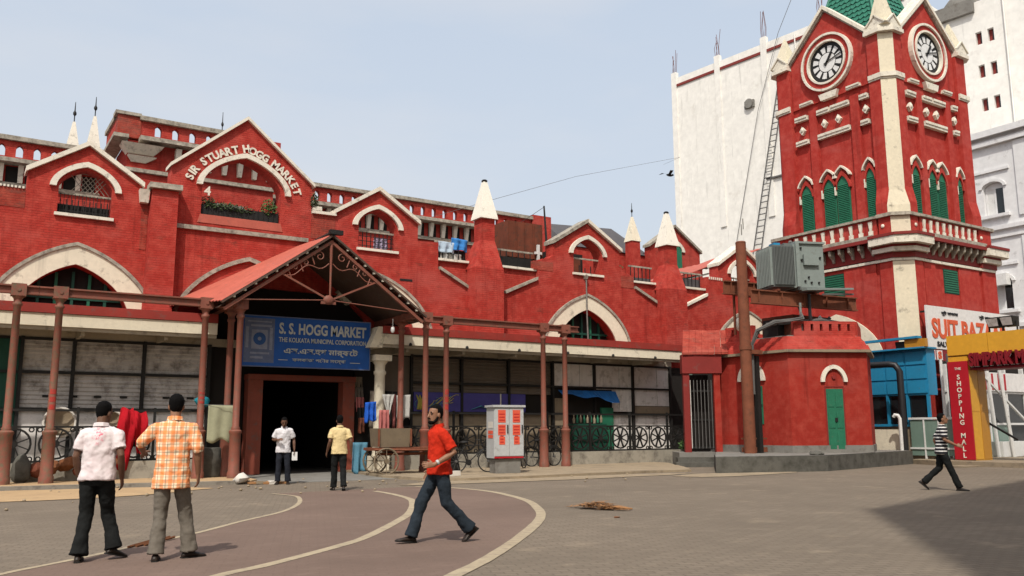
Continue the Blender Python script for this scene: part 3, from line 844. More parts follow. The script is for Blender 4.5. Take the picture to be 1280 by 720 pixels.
# the open stall
tp = MB()
n = 12
for i in range(n + 1):
    x = 20.1 + i * (23.0 - 20.1) / n
    sag = .06 * sin(i * 1.1)
    tp.v += [(x, SY - .12, 2.92), (x, SY - .45 - .05 * sin(i * 2.), 2.70 - .28 * (i / n) ** 2 + sag)]
tp.f = [[2 * i, 2 * i + 1, 2 * i + 3, 2 * i + 2] for i in range(n)]
ob('stall_dark_panel', MB().box(19.95, 22.9, SY - .004, SY + .1, .6, 2.98), DARK, mk)  # flat near-black panel stands for the shade inside the open stall
solo('tarpaulin', tp, TARP, 'sagging blue tarpaulin over the open stall among the boards', 'tarpaulin')
ob('stall_door', MB().box(22.25, 22.85, SY - .14, SY - .02, .6, 2.25), GREEN, mk)
ob('board', MB().box(19.95, 20.5, SY - .06, SY - .006, .6, 2.6), BOARDT, mk)
for i in range(9):
    x = 20.7 + i * .17
    solo('bottle', MB().lathe([(.05, 0), (.055, .16), (.03, .22), (.018, .25), (.02, .32)], (x, SY - .32, 1.62 + .02 * (i % 3)), 8), GREEN if i % 2 else BOARDT,
         'small %s bottle under the blue tarpaulin, %s' % (('tan', 'green')[i % 2], ('leftmost', 'second from the left', 'third from the left', 'fourth from the left', 'middle one', 'fourth from the right', 'third from the right', 'second from the right', 'rightmost')[i]), 'bottle', 'bottles on the stall counter')
solo('stall_counter', MB().box(20.55, 22.2, SY - .5, SY - .15, .6, 1.6), GREEND, 'dark green counter under the blue tarpaulin', 'counter')

# recessed entrance: dark hall, jambs and lintel
hall = MB()
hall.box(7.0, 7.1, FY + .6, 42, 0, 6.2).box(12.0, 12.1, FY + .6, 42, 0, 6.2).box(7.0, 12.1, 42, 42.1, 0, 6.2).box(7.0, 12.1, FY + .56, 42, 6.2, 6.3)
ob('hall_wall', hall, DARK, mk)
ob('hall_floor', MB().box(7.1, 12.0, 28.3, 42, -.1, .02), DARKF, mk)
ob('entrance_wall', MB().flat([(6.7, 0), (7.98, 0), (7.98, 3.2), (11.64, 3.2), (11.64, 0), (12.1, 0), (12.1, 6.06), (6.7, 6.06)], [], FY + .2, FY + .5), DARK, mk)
jm = M('door_frame_paint', (.25, .062, .038), .7, .3, dirt=.3, scale=2, streak=.4)
for a, b in ((8.0, 8.47), (11.2, 11.62)):
    ob('door_jamb', MB().box(a, b, FY - .25, FY + .2, .02, 3.0), jm, mk)
ob('door_lintel', MB().box(7.98, 11.64, FY - .28, FY + .2, 3.005, 3.18), jm, mk)
for i, (x, z) in enumerate(((9.0, 2.6), (9.7, 2.75), (10.35, 2.3), (10.55, 2.42))):
    o = ob('hall_lamp', MB().lathe([(.05, 0), (.09, .05), (.05, .14)], (x, 33 + i, z), 8), WPAINT, mk)
# stone column at the shop corner
cp = MB().lathe([(.26, 2.15 - .05), (.26, 2.2), (.19, 2.25), (.20, 2.4), (.165, 3.2), (.16, 3.30), (.22, 3.34), (.22, 3.40), (.17, 3.44), (.18, 3.6), (.27, 3.72), (.27, 3.78)], (12.15, 27.0, 0), 14)
cl = ob('column', MB().lathe([(.22, .55), (.20, .7), (.175, 3.2), (.21, 3.26), (.21, 3.33), (.17, 3.37), (.18, 3.55), (.27, 3.68)], (12.15, 27.1, 0), 14), CREAM, mk)
ob('capital', MB().box(11.85, 12.45, 26.8, 27.4, 3.685, 3.88), CREAM, cl)
ob('column_base', MB().box(11.87, 12.43, 26.82, 27.38, .08, .545), CREAM, cl)

# ------------------------------------------------------------------ iron railings on their plinths
plinth_l = solo('plinth', MB().poly([(-9, 26.75), (6.3, 26.75), (6.3, 28.0), (-9, 28.0)], 0, .55).jitter(.012, 1.5), PLINTH, 'low pale stone plinth under the left iron railing', 'plinth')
plinth_r = solo('plinth', MB().poly([(12.9, 26.75), (25.9, 26.75), (25.9, 28.0), (12.9, 28.0)], 0, .55).jitter(.012, 1.5), PLINTH, 'low stained stone plinth under the right iron railing', 'plinth')
def rail_panel():
    """cast panel one metre wide: wheel of eight petals between square corners"""
    mb = MB(); c = (0, .5); W = .5
    mb.box(-W, W, -.025, .025, 0, .05).box(-W, W, -.025, .025, .93, .98).box(-W, -W + .035, -.02, .02, .05, .93)
    mb.disc(c, .43, -.018, .018, 20, .375).disc(c, .10, -.025, .025, 12)
    for k in range(8):
        a = pi / 8 + k * pi / 4
        mb.bar((.09 * cos(a), 0, .5 + .09 * sin(a)), (.39 * cos(a), 0, .5 + .39 * sin(a)), .03, .075, (0, 1, 0))
    for sx in (-1, 1):
        for sz in (0, 1):
            mb.disc((sx * .40, .10 + .78 * sz), .075, -.015, .015, 10, .04)
    return mb
rp = G(rail_panel(), BLACK, 'railing_panel')
for label, xs in (('black cast iron wheel-pattern railing left of the entrance', [-4.45 + i for i in range(11)]),
                  ('black cast iron wheel-pattern railing right of the entrance', [13.4 + i for i in range(13)])):
    t = thing('iron_railing', label, 'railing', ((xs[0] + xs[-1]) / 2, 26.92, .55))
    for x in xs:
        ob('railing_panel', (rp[0], rp[1] + Vector((x, 26.92, .555))), None, t)
    ob('top_rail', MB().box(xs[0] - .5, xs[-1] + .5, 26.89, 26.95, 1.93, 1.99), BLACK, t)
    for x in xs[::2]:
        ob('railing_post', MB().box(x - .53, x - .47, 26.88, 26.96, .555, 2.05), BLACK, t)

# ------------------------------------------------------------------ salmon iron post frames
def post_geo():
    sh = MB().lathe([(.115, 1.36), (.125, 1.42), (.098, 1.46), (.090, 4.55), (.12, 4.58), (.12, 4.63), (.094, 4.66), (.10, 4.74), (.16, 4.82)], (0, 0, 0), 14)
    ped = MB().lathe([(.18, 0), (.18, .18), (.158, .22), (.155, 1.24), (.18, 1.28), (.18, 1.33), (.13, 1.37)], (0, 0, 0), 14)
    cap = MB().box(-.175, .175, -.15, .15, 4.82, 5.14)
    cap.disc((0, 4.98), .05, -.17, -.149, 8)
    return sh, ped, cap
_s, _p, _c = post_geo()
PG = {}
for key, mm_ in (('a', SALMON), ('b', SALMON2)):
    PG[key] = (G(_s, mm_, 'post'), G(_p, mm_, 'pedestal'), G(_c, mm_, 'capital'))
def post(x, y, parent, key='a', z=.05):
    T = TR((x, y, z))
    s = ob('post', PG[key][0], None, parent, T)
    ob('pedestal', PG[key][1], None, s, T); ob('capital', PG[key][2], None, s, T)
    return s
BYY = 25.75
def beam(a, b, parent, n):
    L = (b - a) / n
    for i in range(n):
        ob('beam', MB().box(a + L * i + .005, a + L * (i + 1) - .005, BYY - .09, BYY + .09, 4.93, 4.97).box(a + L * i + .005, a + L * (i + 1) - .005, BYY - .025, BYY + .025, 4.97, 5.12)
           .box(a + L * i + .005, a + L * (i + 1) - .005, BYY - .09, BYY + .09, 5.12, 5.16), SALMON, parent)
fl = thing('iron_post_frame', 'chipped salmon iron posts and beam left of the entrance porch', 'post frame', (2, BYY, .05))
for x, k in ((-2.6, 'b'), (1.30, 'b'), (2.28, 'b'), (6.05, 'a')): post(x, BYY, fl, k)
beam(-6, 6.95, fl, 5)
fr = thing('iron_post_frame', 'salmon iron posts and beam right of the entrance porch', 'post frame', (16, BYY, .05))
for x in (13.95, 17.92, 18.88): post(x, BYY, fr)
beam(12.3, 19.5, fr, 4)
ob('red_notice', MB().tube([(13.95, BYY, 1.9), (13.95, BYY, 3.0)], .121, 14), NOTICE, fr) if False else None
red_paint = M('red_daub', (.42, .04, .03), .8, .4, dirt=.5, scale=6)
for x, z0, z1 in ((13.95, 2.0, 2.75), (2.28, 1.9, 2.5), (6.05, 2.1, 2.5)):
    par = fr if x > 10 else fl
    for q in range(3):
        zz = z0 + (z1 - z0) * q / 3
        ob('painted_mark', MB().add([((x + .100 * cos(t)), (BYY + .100 * sin(t)), zz_) for zz_ in (zz + .05, zz + .05 + (z1 - z0) / 3 - .07) for t in [pi * (1.25 + .1 * k) for k in range(6)]],
                                   [(k, k + 1, k + 7, k + 6) for k in range(5)]), red_paint, par)

# ------------------------------------------------------------------ entrance porch
pc = thing('entrance_porch', 'gabled iron entrance porch with red sheet roof and scrollwork', 'porch', (9.5, 25.4, 0))
for x, y in ((6.93, 25.3), (6.93, 26.3), (12.95, 25.3), (12.55, 26.3)): post(x, y, pc)
AX, AZ_ = 9.52, 7.35
def slope(x):  # roof line
    return AZ_ - abs(x - AX) * (AZ_ - 5.06) / (AX - 6.30)
for s in (-1, 1):
    xe = AX + s * 3.25
    # sheets: the ridge climbs and the eaves spread towards the wall
    rise, spread = (.20, .95) if s < 0 else (.0, .0)
    for q in range(4):
        t0, t1 = q / 4, (q + 1) / 4 + .004
        sh = MB(); n = 10
        for i in range(n):
            ta, tb = t0 + (t1 - t0) * i / n, t0 + (t1 - t0) * (i + 1) / n
            def edge(t, d):
                y = 24.95 + 3.22 * t
                return (AX, y, AZ_ + rise * t + d), (xe + s * spread * t, y, slope(xe) + .16 * t * (s < 0) + d)
            d = .018 * (i % 2)
            a_, b_ = edge(ta, d); c_, e_ = edge(tb, .018 - d)
            sh.add([a_, b_, e_, c_], [(0, 1, 2, 3)])
            dn = lambda p: (p[0], p[1], p[2] - .02)
            sh.add([dn(a_), dn(b_), dn(e_), dn(c_)], [(3, 2, 1, 0)])
        ob('roof_sheet', sh, SHEET, pc)
    for q in range(7):
        x = AX + s * (.25 + q * .47)
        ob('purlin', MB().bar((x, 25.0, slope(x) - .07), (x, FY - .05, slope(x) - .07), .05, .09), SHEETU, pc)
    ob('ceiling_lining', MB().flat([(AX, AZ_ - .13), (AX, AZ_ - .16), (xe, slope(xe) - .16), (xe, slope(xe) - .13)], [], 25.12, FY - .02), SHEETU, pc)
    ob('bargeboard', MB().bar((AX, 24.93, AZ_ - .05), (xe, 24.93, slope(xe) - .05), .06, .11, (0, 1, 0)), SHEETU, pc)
    ob('rafter', MB().bar((AX, 25.02, AZ_ - .24), (xe - s * .1, 25.02, slope(xe) - .22), .09, .10, (0, 1, 0)), SALMON, pc)
    for q in range(9):
        x = AX + s * (.5 + q * .30)
        ob('tile_stub', MB().box(x - .03, x + .03, 24.90, 25.0, slope(x) - .13, slope(x) - .06), COPE, pc)
    # truss members
    ob('strut', MB().bar((AX - .08 * -s, 25.02, 5.33), (AX + s * 1.55, 25.02, slope(AX + s * 1.55) - .24), .055), SALMON, pc)
    ob('tie_rod', MB().tube([(AX, 25.02, 5.30), (xe - s * .25, 25.02, 5.10)], .018, 6), SALMON, pc)
    # scrollwork under the ridge
    for (cx, cz, r0) in ((.36, -.72, .17), (.80, -.96, .11), (1.12, -1.14, .09)):
        pp = []
        for k in range(16):
            a = k * .55; r = r0 * (1 - k / 19)
            pp.append((AX + s * (cx + r * cos(a)), 25.02, AZ_ + cz + r * sin(a)))
        ob('scroll', MB().tube(pp, .019, 6), SALMON, pc)
    pp = [(AX + s * (.06 + 1.3 * t), 25.02, AZ_ - .92 - .42 * t - .10 * sin(t * 9)) for t in [k / 12 for k in range(13)]]
    ob('scroll', MB().tube(pp, .018, 6), SALMON, pc)
    for q in range(3):
        x = AX + s * (.62 + q * .35)
        ob('scroll_stay', MB().tube([(x, 25.02, slope(x) - .28), (x - s * .10, 25.02, slope(x) - .55)], .02, 6), SALMON, pc)
ob('king_post', MB().tube([(AX, 25.02, AZ_ - .2), (AX, 25.02, AZ_ - .9), (AX, 25.02, 5.3)], [.06, .04, .03], 8), SALMON, pc)
ob('truss_boss', MB().ell((AX - .05, 25.0, 5.30), (.17, .09, .15), 10, 6).box(AX - .28, AX + .18, 24.98, 25.06, 5.17, 5.25), SALMON, pc)
ob('ridge_cap', MB().tube([(AX, 24.85, AZ_ + .02), (AX, FY - .3, AZ_ + .02)], .09, 8).box(AX - .12, AX + .3, 24.82, 25.0, AZ_ - .02, AZ_ + .12), BLACK, pc)
ob('eaves_beam', MB().box(6.60, 6.80, 25.1, 28.1, 4.95, 5.14), SALMON, pc)
ob('eaves_beam', MB().box(12.35, 12.55, 25.1, 28.1, 4.95, 5.14), SALMON, pc)
solo('hanging_lamp', MB().lathe([(.012, .4), (.012, .16), (.06, .12), (.07, 0), (.03, -.06)], (11.9, 25.6, 4.55), 8), WPAINT, 'small white bulb lamp hanging under the right of the porch', 'lamp')

# market sign board under the porch
sg = thing('sign_board', 'blue S. S. HOGG MARKET sign board over the entrance', 'sign', (9.55, 27.0, 3.4))
SX0, SX1, SZ0, SZ1, SGY = 7.42, 11.70, 3.38, 4.93, 26.98
ob('board', MB().box(SX0, SX1, SGY, SGY + .07, SZ0, SZ1), BLUED, sg)
for a in ((SX0 - .03, SX1 + .03, SZ1, SZ1 + .03), (SX0 - .03, SX1 + .03, SZ0 - .03, SZ0), (SX0 - .03, SX0, SZ0, SZ1), (SX1, SX1 + .03, SZ0, SZ1)):
    ob('frame', MB().box(a[0], a[1], SGY - .02, SGY + .09, a[2], a[3]), SGREY, sg)
em = ob('emblem_panel', MB().box(SX0 + .10, SX0 + 1.05, SGY - .012, SGY - .002, SZ0 + .10, SZ1 - .06), SGREY, sg)
eg = M('emblem_light_paint', (.26, .28, .36), .7, .4, scale=6)
eb = M('emblem_blue_paint', (.03, .09, .26), .7, .4, scale=6)
ob('emblem', MB().box(SX0 + .33, SX0 + .83, SGY - .018, SGY - .013, SZ0 + .52, SZ0 + 1.12), eg, em)
ob('emblem', MB().disc((SX0 + .58, SZ0 + .84), .20, SGY - .024, SGY - .019, 16, .06), eb, em)
for a, b, c, d in ((.15, .24, .55, 1.2), (.90, .99, .5, 1.2), (.3, .95, 1.22, 1.28), (.3, .9, .36, .42), (.3, .7, .22, .29), (.2, .95, 1.36, 1.40)):
    ob('emblem', MB().box(SX0 + a, SX0 + b, SGY - .018, SGY - .013, SZ0 + c, SZ0 + d), eg, em)
lettering('S. S. HOGG MARKET', SPALE, (SX0 + 2.67, SGY - .012, SZ1 - .34), 2.95, .36, sg, bold=.03)
lettering('THE KOLKATA MUNICIPAL CORPORATION', SPALE, (SX0 + 2.67, SGY - .012, SZ1 - .70), 2.95, .15, sg, bold=.015)
lettering('\u098f\u09b8.\u098f\u09b8.\u09b9\u0997 \u09ae\u09be\u09b0\u09cd\u0995\u09c7\u099f', SPALE, (SX0 + 2.62, SGY - .012, SZ0 + .50), 2.5, .29, sg, bold=.02)
lettering('\u0995\u09b2\u0995\u09be\u09a4\u09be \u09aa\u09cc\u09b0 \u09b8\u0982\u09b8\u09cd\u09a5\u09be', SPALE, (SX0 + 2.55, SGY - .012, SZ0 + .22), 1.8, .17, sg, bold=.012)
ob('underline', MB().box(SX0 + 3.6, SX0 + 3.95, SGY - .014, SGY - .004, SZ0 + .18, SZ0 + .20), SPALE, sg)
ob('underline', MB().box(SX0 + 1.2, SX0 + 1.5, SGY - .014, SGY - .004, SZ0 + .2, SZ0 + .22), SPALE, sg)

# ------------------------------------------------------------------ substation kiosk, slab, steps, gate
slab_pts = [(20.4, 19.9), (24.4, 18.8), (31.9, 20.6), (32.0, 24.0), (32.0, 27.3), (26.0, 27.3), (25.4, 26.0), (25.0, 24.4), (23.4, 22.9)]
struct('slab', MB().poly(slab_pts, -.2, .50).jitter(.015, 1.1), CONCD)
struct('slab_top', MB().poly([(20.47, 19.97), (24.4, 18.88), (31.82, 20.66), (31.9, 24.0), (31.9, 27.2), (26.1, 27.2), (25.5, 26.0), (25.1, 24.4), (23.45, 22.85)], .505, .52), CONC)
ks = thing('substation_kiosk', 'red plastered hexagonal kiosk with green doors and crenellated parapet', 'kiosk', (28, 22.7, .5))
KC = Vector((28.05, 22.75))
KV = [Vector(p) for p in ((25.3, 24.3), (25.5, 21.1), (28.15, 19.72), (30.75, 21.4), (30.55, 24.4), (27.8, 25.8))]
def kpoly(s): return [tuple(KC + (p - KC) * s) for p in KV]
def kfr(s0, z0, s1, z1):
    a, b = kpoly(s0), kpoly(s1)
    return [[Vector((*p, z0)) for p in a], [Vector((*p, z1)) for p in b]]
ob('wall', MB().poly(kpoly(1.0), .52, 4.12), REDK, ks)
ob('base_course', MB().poly(kpoly(1.012), .52, .78).jitter(.01), CONC, ks)
ob('cornice', MB().poly(kpoly(1.06), 4.125, 4.22), BOARDT, ks)
for k in range(3):
    s0, s1 = 1.055 - .05 * k, 1.03 - .05 * k
    mb = MB(); r = kfr(s0, 4.225 + .17 * k, s1, 4.39 + .17 * k)
    mb.loft(r, True, False)
    ob('eaves_course', mb, RED, ks)
for i in range(6):
    a, b = Vector(kpoly(.90)[i]), Vector(kpoly(.90)[(i + 1) % 6])
    if i in (2,): pass
    L = (b - a).length; az = atan2((b - a).y, (b - a).x)
    hs = []
    n = 6
    lo, hi = (.25, L - .08) if i == 1 else (0.05, L - .05)
    if i == 0: lo = .0; hi = 1.3
    n = 6 if i != 0 else 2
    for q in range(n):
        cx = lo + .35 + q * (hi - lo - .6) / max(1, n - 1)
        hs.append([(cx + .055, 4.94), (cx + .055, 5.20), (cx - .055, 5.20), (cx - .055, 4.94)])
    ob('parapet', MB().flat([(lo, 4.70), (hi, 4.70), (hi, 5.30), (lo, 5.30)], hs, 0, .22), RED, ks, TR((a.x, a.y, 0), az))
ob('kiosk_roof', MB().poly(kpoly(.88), 4.6, 4.78), CONC, ks)
def face_T(i, s=1.0):
    a, b = Vector(kpoly(s)[i]), Vector(kpoly(s)[(i + 1) % 6])
    return TR((a.x, a.y, 0), atan2((b - a).y, (b - a).x)), (b - a).length
T1, l1 = face_T(1)
d = ob('door', MB().box(1.35, 1.98, -.02, .05, .55, 2.80), GREEN, ks, T1)
for z0, z1 in ((.65, 1.25), (1.4, 2.0), (2.15, 2.7)):
    for u in (1.39, 1.69):
        ob('door_panel', MB().box(u, u + .24, -.035, -.021, z0, z1), GREEN, d, T1)
ob('door_lock', MB().box(1.62, 1.72, -.06, -.036, 1.62, 1.76), BLACK, d, T1)
ob('door_reveal', MB().box(1.30, 1.349, -.015, .02, .55, 2.86).box(1.981, 2.03, -.015, .02, .55, 2.86).box(1.30, 2.03, -.015, .02, 2.861, 2.90), REDD, ks, T1)
ob('door_arch', MB().band(arch(1.67, 3.05, .50, .62, 16, .95), arch(1.67, 3.05, .36, .48, 16, .95), -.09, .03), COPE, ks, T1)
ob('door_emblem', MB().disc((1.67, 3.22), .07, -.05, .01, 10), REDD, ks, T1)
T0, l0 = face_T(0)
w = ob('window_shutter', MB().box(1.10, 2.02, -.03, .05, 1.55, 2.95), GREEN, ks, T0)
ob('shutter_rail', MB().box(1.10, 2.02, -.045, -.031, 2.2, 2.28), GREEND, w, T0)
ob('window_arch', MB().band(arch(1.56, 3.15, .62, .72, 16, .95), arch(1.56, 3.15, .46, .56, 16, .95), -.09, .03), COPE, ks, T0)
ob('parapet_ornament', MB().ell((25.4, 23.2, 5.35), (.2, .2, .28), 10, 6), COPE, ks)
ob('service_box', MB().box(26.4, 28.6, 21.5, 23.0, 4.79, 5.62), RUSTD, ks)
ob('service_box', MB().box(26.0, 26.35, 21.9, 22.6, 4.79, 5.45), BLACK, ks)
for i in range(4):
    ob('insulator', MB().lathe([(.03, 0), (.09, .06), (.05, .10), (.09, .16), (.05, .20), (.08, .26), (.02, .34)], (26.6 + .55 * i, 21.3, 5.3), 8), WPAINT if i == 2 else CABLE, ks)
ob('roof_pipe', MB().tube([(25.7, 22.2, 5.25), (27.4, 21.0, 5.42), (29.0, 21.2, 5.38)], .07, 8), CABLE, ks)

gt = TR((24.42, 24.40, .5), radians(-33))
gx = thing('side_gate', 'red framed side gate with white bars and sloping tiled hood', 'gate', (24.42, 24.40, .5), az=radians(-33))
for u in (-.62, .56):
    ob('gate_post', MB().box(u - .11, u + .13, -.12, .12, 0, 3.0), REDD if u < 0 else REDK, gx, gt)
ob('gate_lintel', MB().box(-.76, .76, -.18, .25, 3.0, 3.72), REDD, gx, gt)
hd = MB()
for i in range(7):
    u = -.74 + i * .25
    hd.add([(u, -.25, 3.725), (u + .24, -.25, 3.725), (u + .24 + .35, 1.3, 4.75), (u + .35, 1.3, 4.75), (u, -.25, 3.80), (u + .24, -.25, 3.80), (u + .59, 1.3, 4.83), (u + .35, 1.3, 4.83)],
           [(3, 2, 1, 0), (4, 5, 6, 7), (0, 1, 5, 4), (1, 2, 6, 5), (2, 3, 7, 6), (3, 0, 4, 7)])
ob('tiled_hood', hd.jitter(.02, 2), REDW, gx, gt)
for i in range(7):
    u = -.44 + i * .135
    ob('gate_bar', MB().box(u - .012, u + .012, .0, .03, .15, 2.75), CABLE if i else BOARD, gx, gt)
for z in (.15, 1.2, 2.3):
    ob('gate_rail', MB().box(-.48, .44, .031, .055, z, z + .06), BLACK, gx, gt)
ob('gate_back', MB().box(-.50, .45, .9, .95, 0, 3.0), DARK, gx, gt)
for k in range(2):
    struct('step', MB().box(-1.15 - .15 * k, .72, -.75 - .45 * k, -.30 - .45 * k, -.3, .34 - .17 * k).jitter(.012, 2), CONCD, TR((24.42, 24.40, 0), radians(-33)))
struct('landing', MB().box(-1.0, .9, -.29, 1.2, -.3, .505), CONC, TR((24.42, 24.40, 0), radians(-33)))

# ------------------------------------------------------------------ transformer on its steel frame
pf = thing('steel_pole_frame', 'tall rusty steel pole with two girders carrying the transformer', 'pole frame', (24.11, 21.82, .52))
po = ob('pole', MB().tube([(24.11, 21.82, .52), (24.11, 21.82, 8.15)], [.215, .19], 14), RUST, pf)
ob('pole_cap', MB().lathe([(.20, 0), (.17, .05), (.05, .07)], (24.11, 21.82, 8.152), 14), RUST, po)
ob('pole_band', MB().tube([(24.11, 21.82, 4.2), (24.11, 21.82, 4.35)], .225, 14), RUST, po)
for dy, z0, ln in ((-.32, 5.86, 5.2), (1.0, 6.38, 4.6)):
    gT = TR((24.15, 21.80 + dy, 0), radians(-7))
    g = ob('girder', MB().box(0, ln, -.10, .10, z0, z0 + .045).box(0, ln, -.02, .02, z0 + .045, z0 + .475).box(0, ln, -.10, .10, z0 + .475, z0 + .52), RUST, pf, gT)
    for i in range(5):
        ob('girder_stiffener', MB().box(.3 + i * 1.1, .33 + i * 1.1, -.095, -.021, z0 + .046, z0 + .474), RUST, g, gT)
for i in range(3):
    gT = TR((24.15, 21.8, 0), radians(-7))
    ob('cross_beam', MB().box(1.2 + i * .9, 1.32 + i * .9, -.45, 1.2, 6.385, 6.46), RUSTD, pf, gT)
ob('stay', MB().tube([(26.75, 21.0, 4.8), (26.75, 21.0, 6.35)], .06, 8), PIPEB, pf)
ob('stay', MB().tube([(26.35, 21.1, 4.8), (26.35, 21.1, 6.0)], .045, 8), GREY, pf)
ob('stay', MB().tube([(24.9, 23.0, 4.9), (24.8, 22.9, 6.4)], .05, 8), RUSTD, pf)
ob('bracket', MB().bar((26.2, 20.75, 6.44), (28.6, 20.5, 6.62), .25, .07), GREY, pf)
ob('bracket', MB().bar((27.0, 20.55, 6.30), (28.8, 20.6, 6.45), .12, .06), CABLE, pf)
ob('pole_bracket', MB().box(24.2, 24.75, 21.6, 21.9, 4.05, 4.2), RUST, pf)
ob('pole_bracket', MB().box(24.3, 25.1, 21.9, 22.4, .55, .72).box(24.3, 25.1, 21.9, 22.4, 1.0, 1.06), RUST, pf)

tT = TR((26.45, 21.40, 6.5), radians(-22))
tf = thing('transformer', 'grey electrical transformer with radiator bank on the rusty girders', 'transformer', (26.45, 21.40, 6.5), az=radians(-22))
ob('tank', MB().box(-.10, 1.0, -.45, .75, .0, 1.72), GREY, tf, tT)
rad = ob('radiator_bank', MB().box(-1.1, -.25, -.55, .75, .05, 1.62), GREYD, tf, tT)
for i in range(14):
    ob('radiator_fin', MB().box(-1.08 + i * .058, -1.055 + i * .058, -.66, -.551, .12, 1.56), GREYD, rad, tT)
for i in range(10):
    ob('radiator_fin', MB().box(-1.20, -1.101, -.5 + i * .12, -.46 + i * .12, .12, 1.56), GREY, rad, tT)
ob('radiator_frame', MB().box(-.24, -.11, -.70, .75, .05, 1.70), GREY, tf, tT)
ob('radiator_frame', MB().box(-.32, -.245, -.62, .7, .02, 1.66), GREY, tf, tT)
ob('tank_lid', MB().box(-.16, 1.06, -.52, .8, 1.725, 1.80), GREY, tf, tT)
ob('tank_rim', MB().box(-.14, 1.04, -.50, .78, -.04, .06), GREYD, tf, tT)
ob('terminal_box', MB().box(.15, .75, -.56, -.451, .9, 1.3), GREY, tf, tT)
for u, z in ((.08, 1.55), (.1, 1.1), (.85, 1.2), (.35, .45), (.45, .25), (.75, .25), (.2, .3)):
    ob('bolt', MB().disc((u, z), .04, -.50, -.452, 8), BLACK, tf, tT)
for u in (-.9, -.5):
    ob('valve', MB().box(u, u + .25, -.3, .1, 1.63, 1.76), BLUE if u < -.8 else GREYD, tf, tT)
for u in (.1, .45, .8):
    ob('bushing', MB().lathe([(.07, 0), (.09, .05), (.06, .08), (.09, .12), (.05, .2)], (u, .3, 1.80), 8), CABLE, tf, tT)
cb = MB()
for k in range(6):
    a = k * .9
    cb.tube([(24.35 + .04 * cos(a), 21.75 + .05 * sin(a), 2.6), (24.38 + .05 * cos(a), 21.75, 4.4), (24.55 + .1 * cos(a), 21.6, 4.9 + .05 * sin(a)), (25.1, 21.3 + .06 * cos(a), 5.22 + .06 * sin(a)),
             (26.2, 20.9 + .06 * sin(a), 5.38 + .05 * cos(a)), (26.5, 21.3, 5.9)], .028, 6)
solo('cable_bundle', cb, CABLE, 'bundle of grey cables draped over the kiosk parapet by the rusty pole', 'cables')
solo('cable_duct', MB().box(24.55, 24.72, 21.75, 21.95, .52, 4.0), BLACK, 'black cable duct standing beside the rusty pole', 'duct')

# ------------------------------------------------------------------ clock tower
tw = thing('clock_tower', 'tall red clock tower with white dials, green louvred windows and green tiled spire', 'clock tower', (37.15, 24.85, 0))
X0, X1, Y0, Y1 = 34.0, 40.3, 21.7, 28.0
ob('base', MB().poly([(X0 - .22, Y0 + .75), (X0 + .75, Y0 - .22), (X1 + .42, Y0 - .22), (X1 + .42, Y1 + .4), (X0 - .22, Y1 + .4)], 0, 8.60), REDT, tw)
ob('shaft', MB().box(X0 + .14, X1 - .14, Y0 + .14, Y1 - .14, 8.61, 19.3), REDT, tw)
def cham(x, y, sx, sy, w, e, c, n=0):
    """square corner pier with its outer corner cut; (x, y) the tower corner, sx/sy the outward signs"""
    ox, oy = x + sx * e, y + sy * e
    return [(ox, oy - sy * c), (ox - sx * c, oy), (ox - sx * w, oy), (ox - sx * w, oy - sy * w), (ox, oy - sy * w)]
CORN = [(X0, Y0, -1, -1), (X0, Y1, -1, 1), (X1, Y0, 1, -1), (X1, Y1, 1, 1)]
BCORN = [(X0 - .22, Y0 - .22, -1, -1), (X0 - .22, Y1 + .4, -1, 1), (X1 + .42, Y0 - .22, 1, -1), (X1 + .42, Y1 + .4, 1, 1)]
def strip_poly(x, y, sx, sy, e, c, t=.025):
    ox, oy = x + sx * e, y + sy * e
    a, b = Vector((ox, oy - sy * c)), Vector((ox - sx * c, oy))
    m = Vector((sx, sy)).normalized() * t
    return [tuple(a + m), tuple(b + m), tuple(b - m), tuple(a - m)]
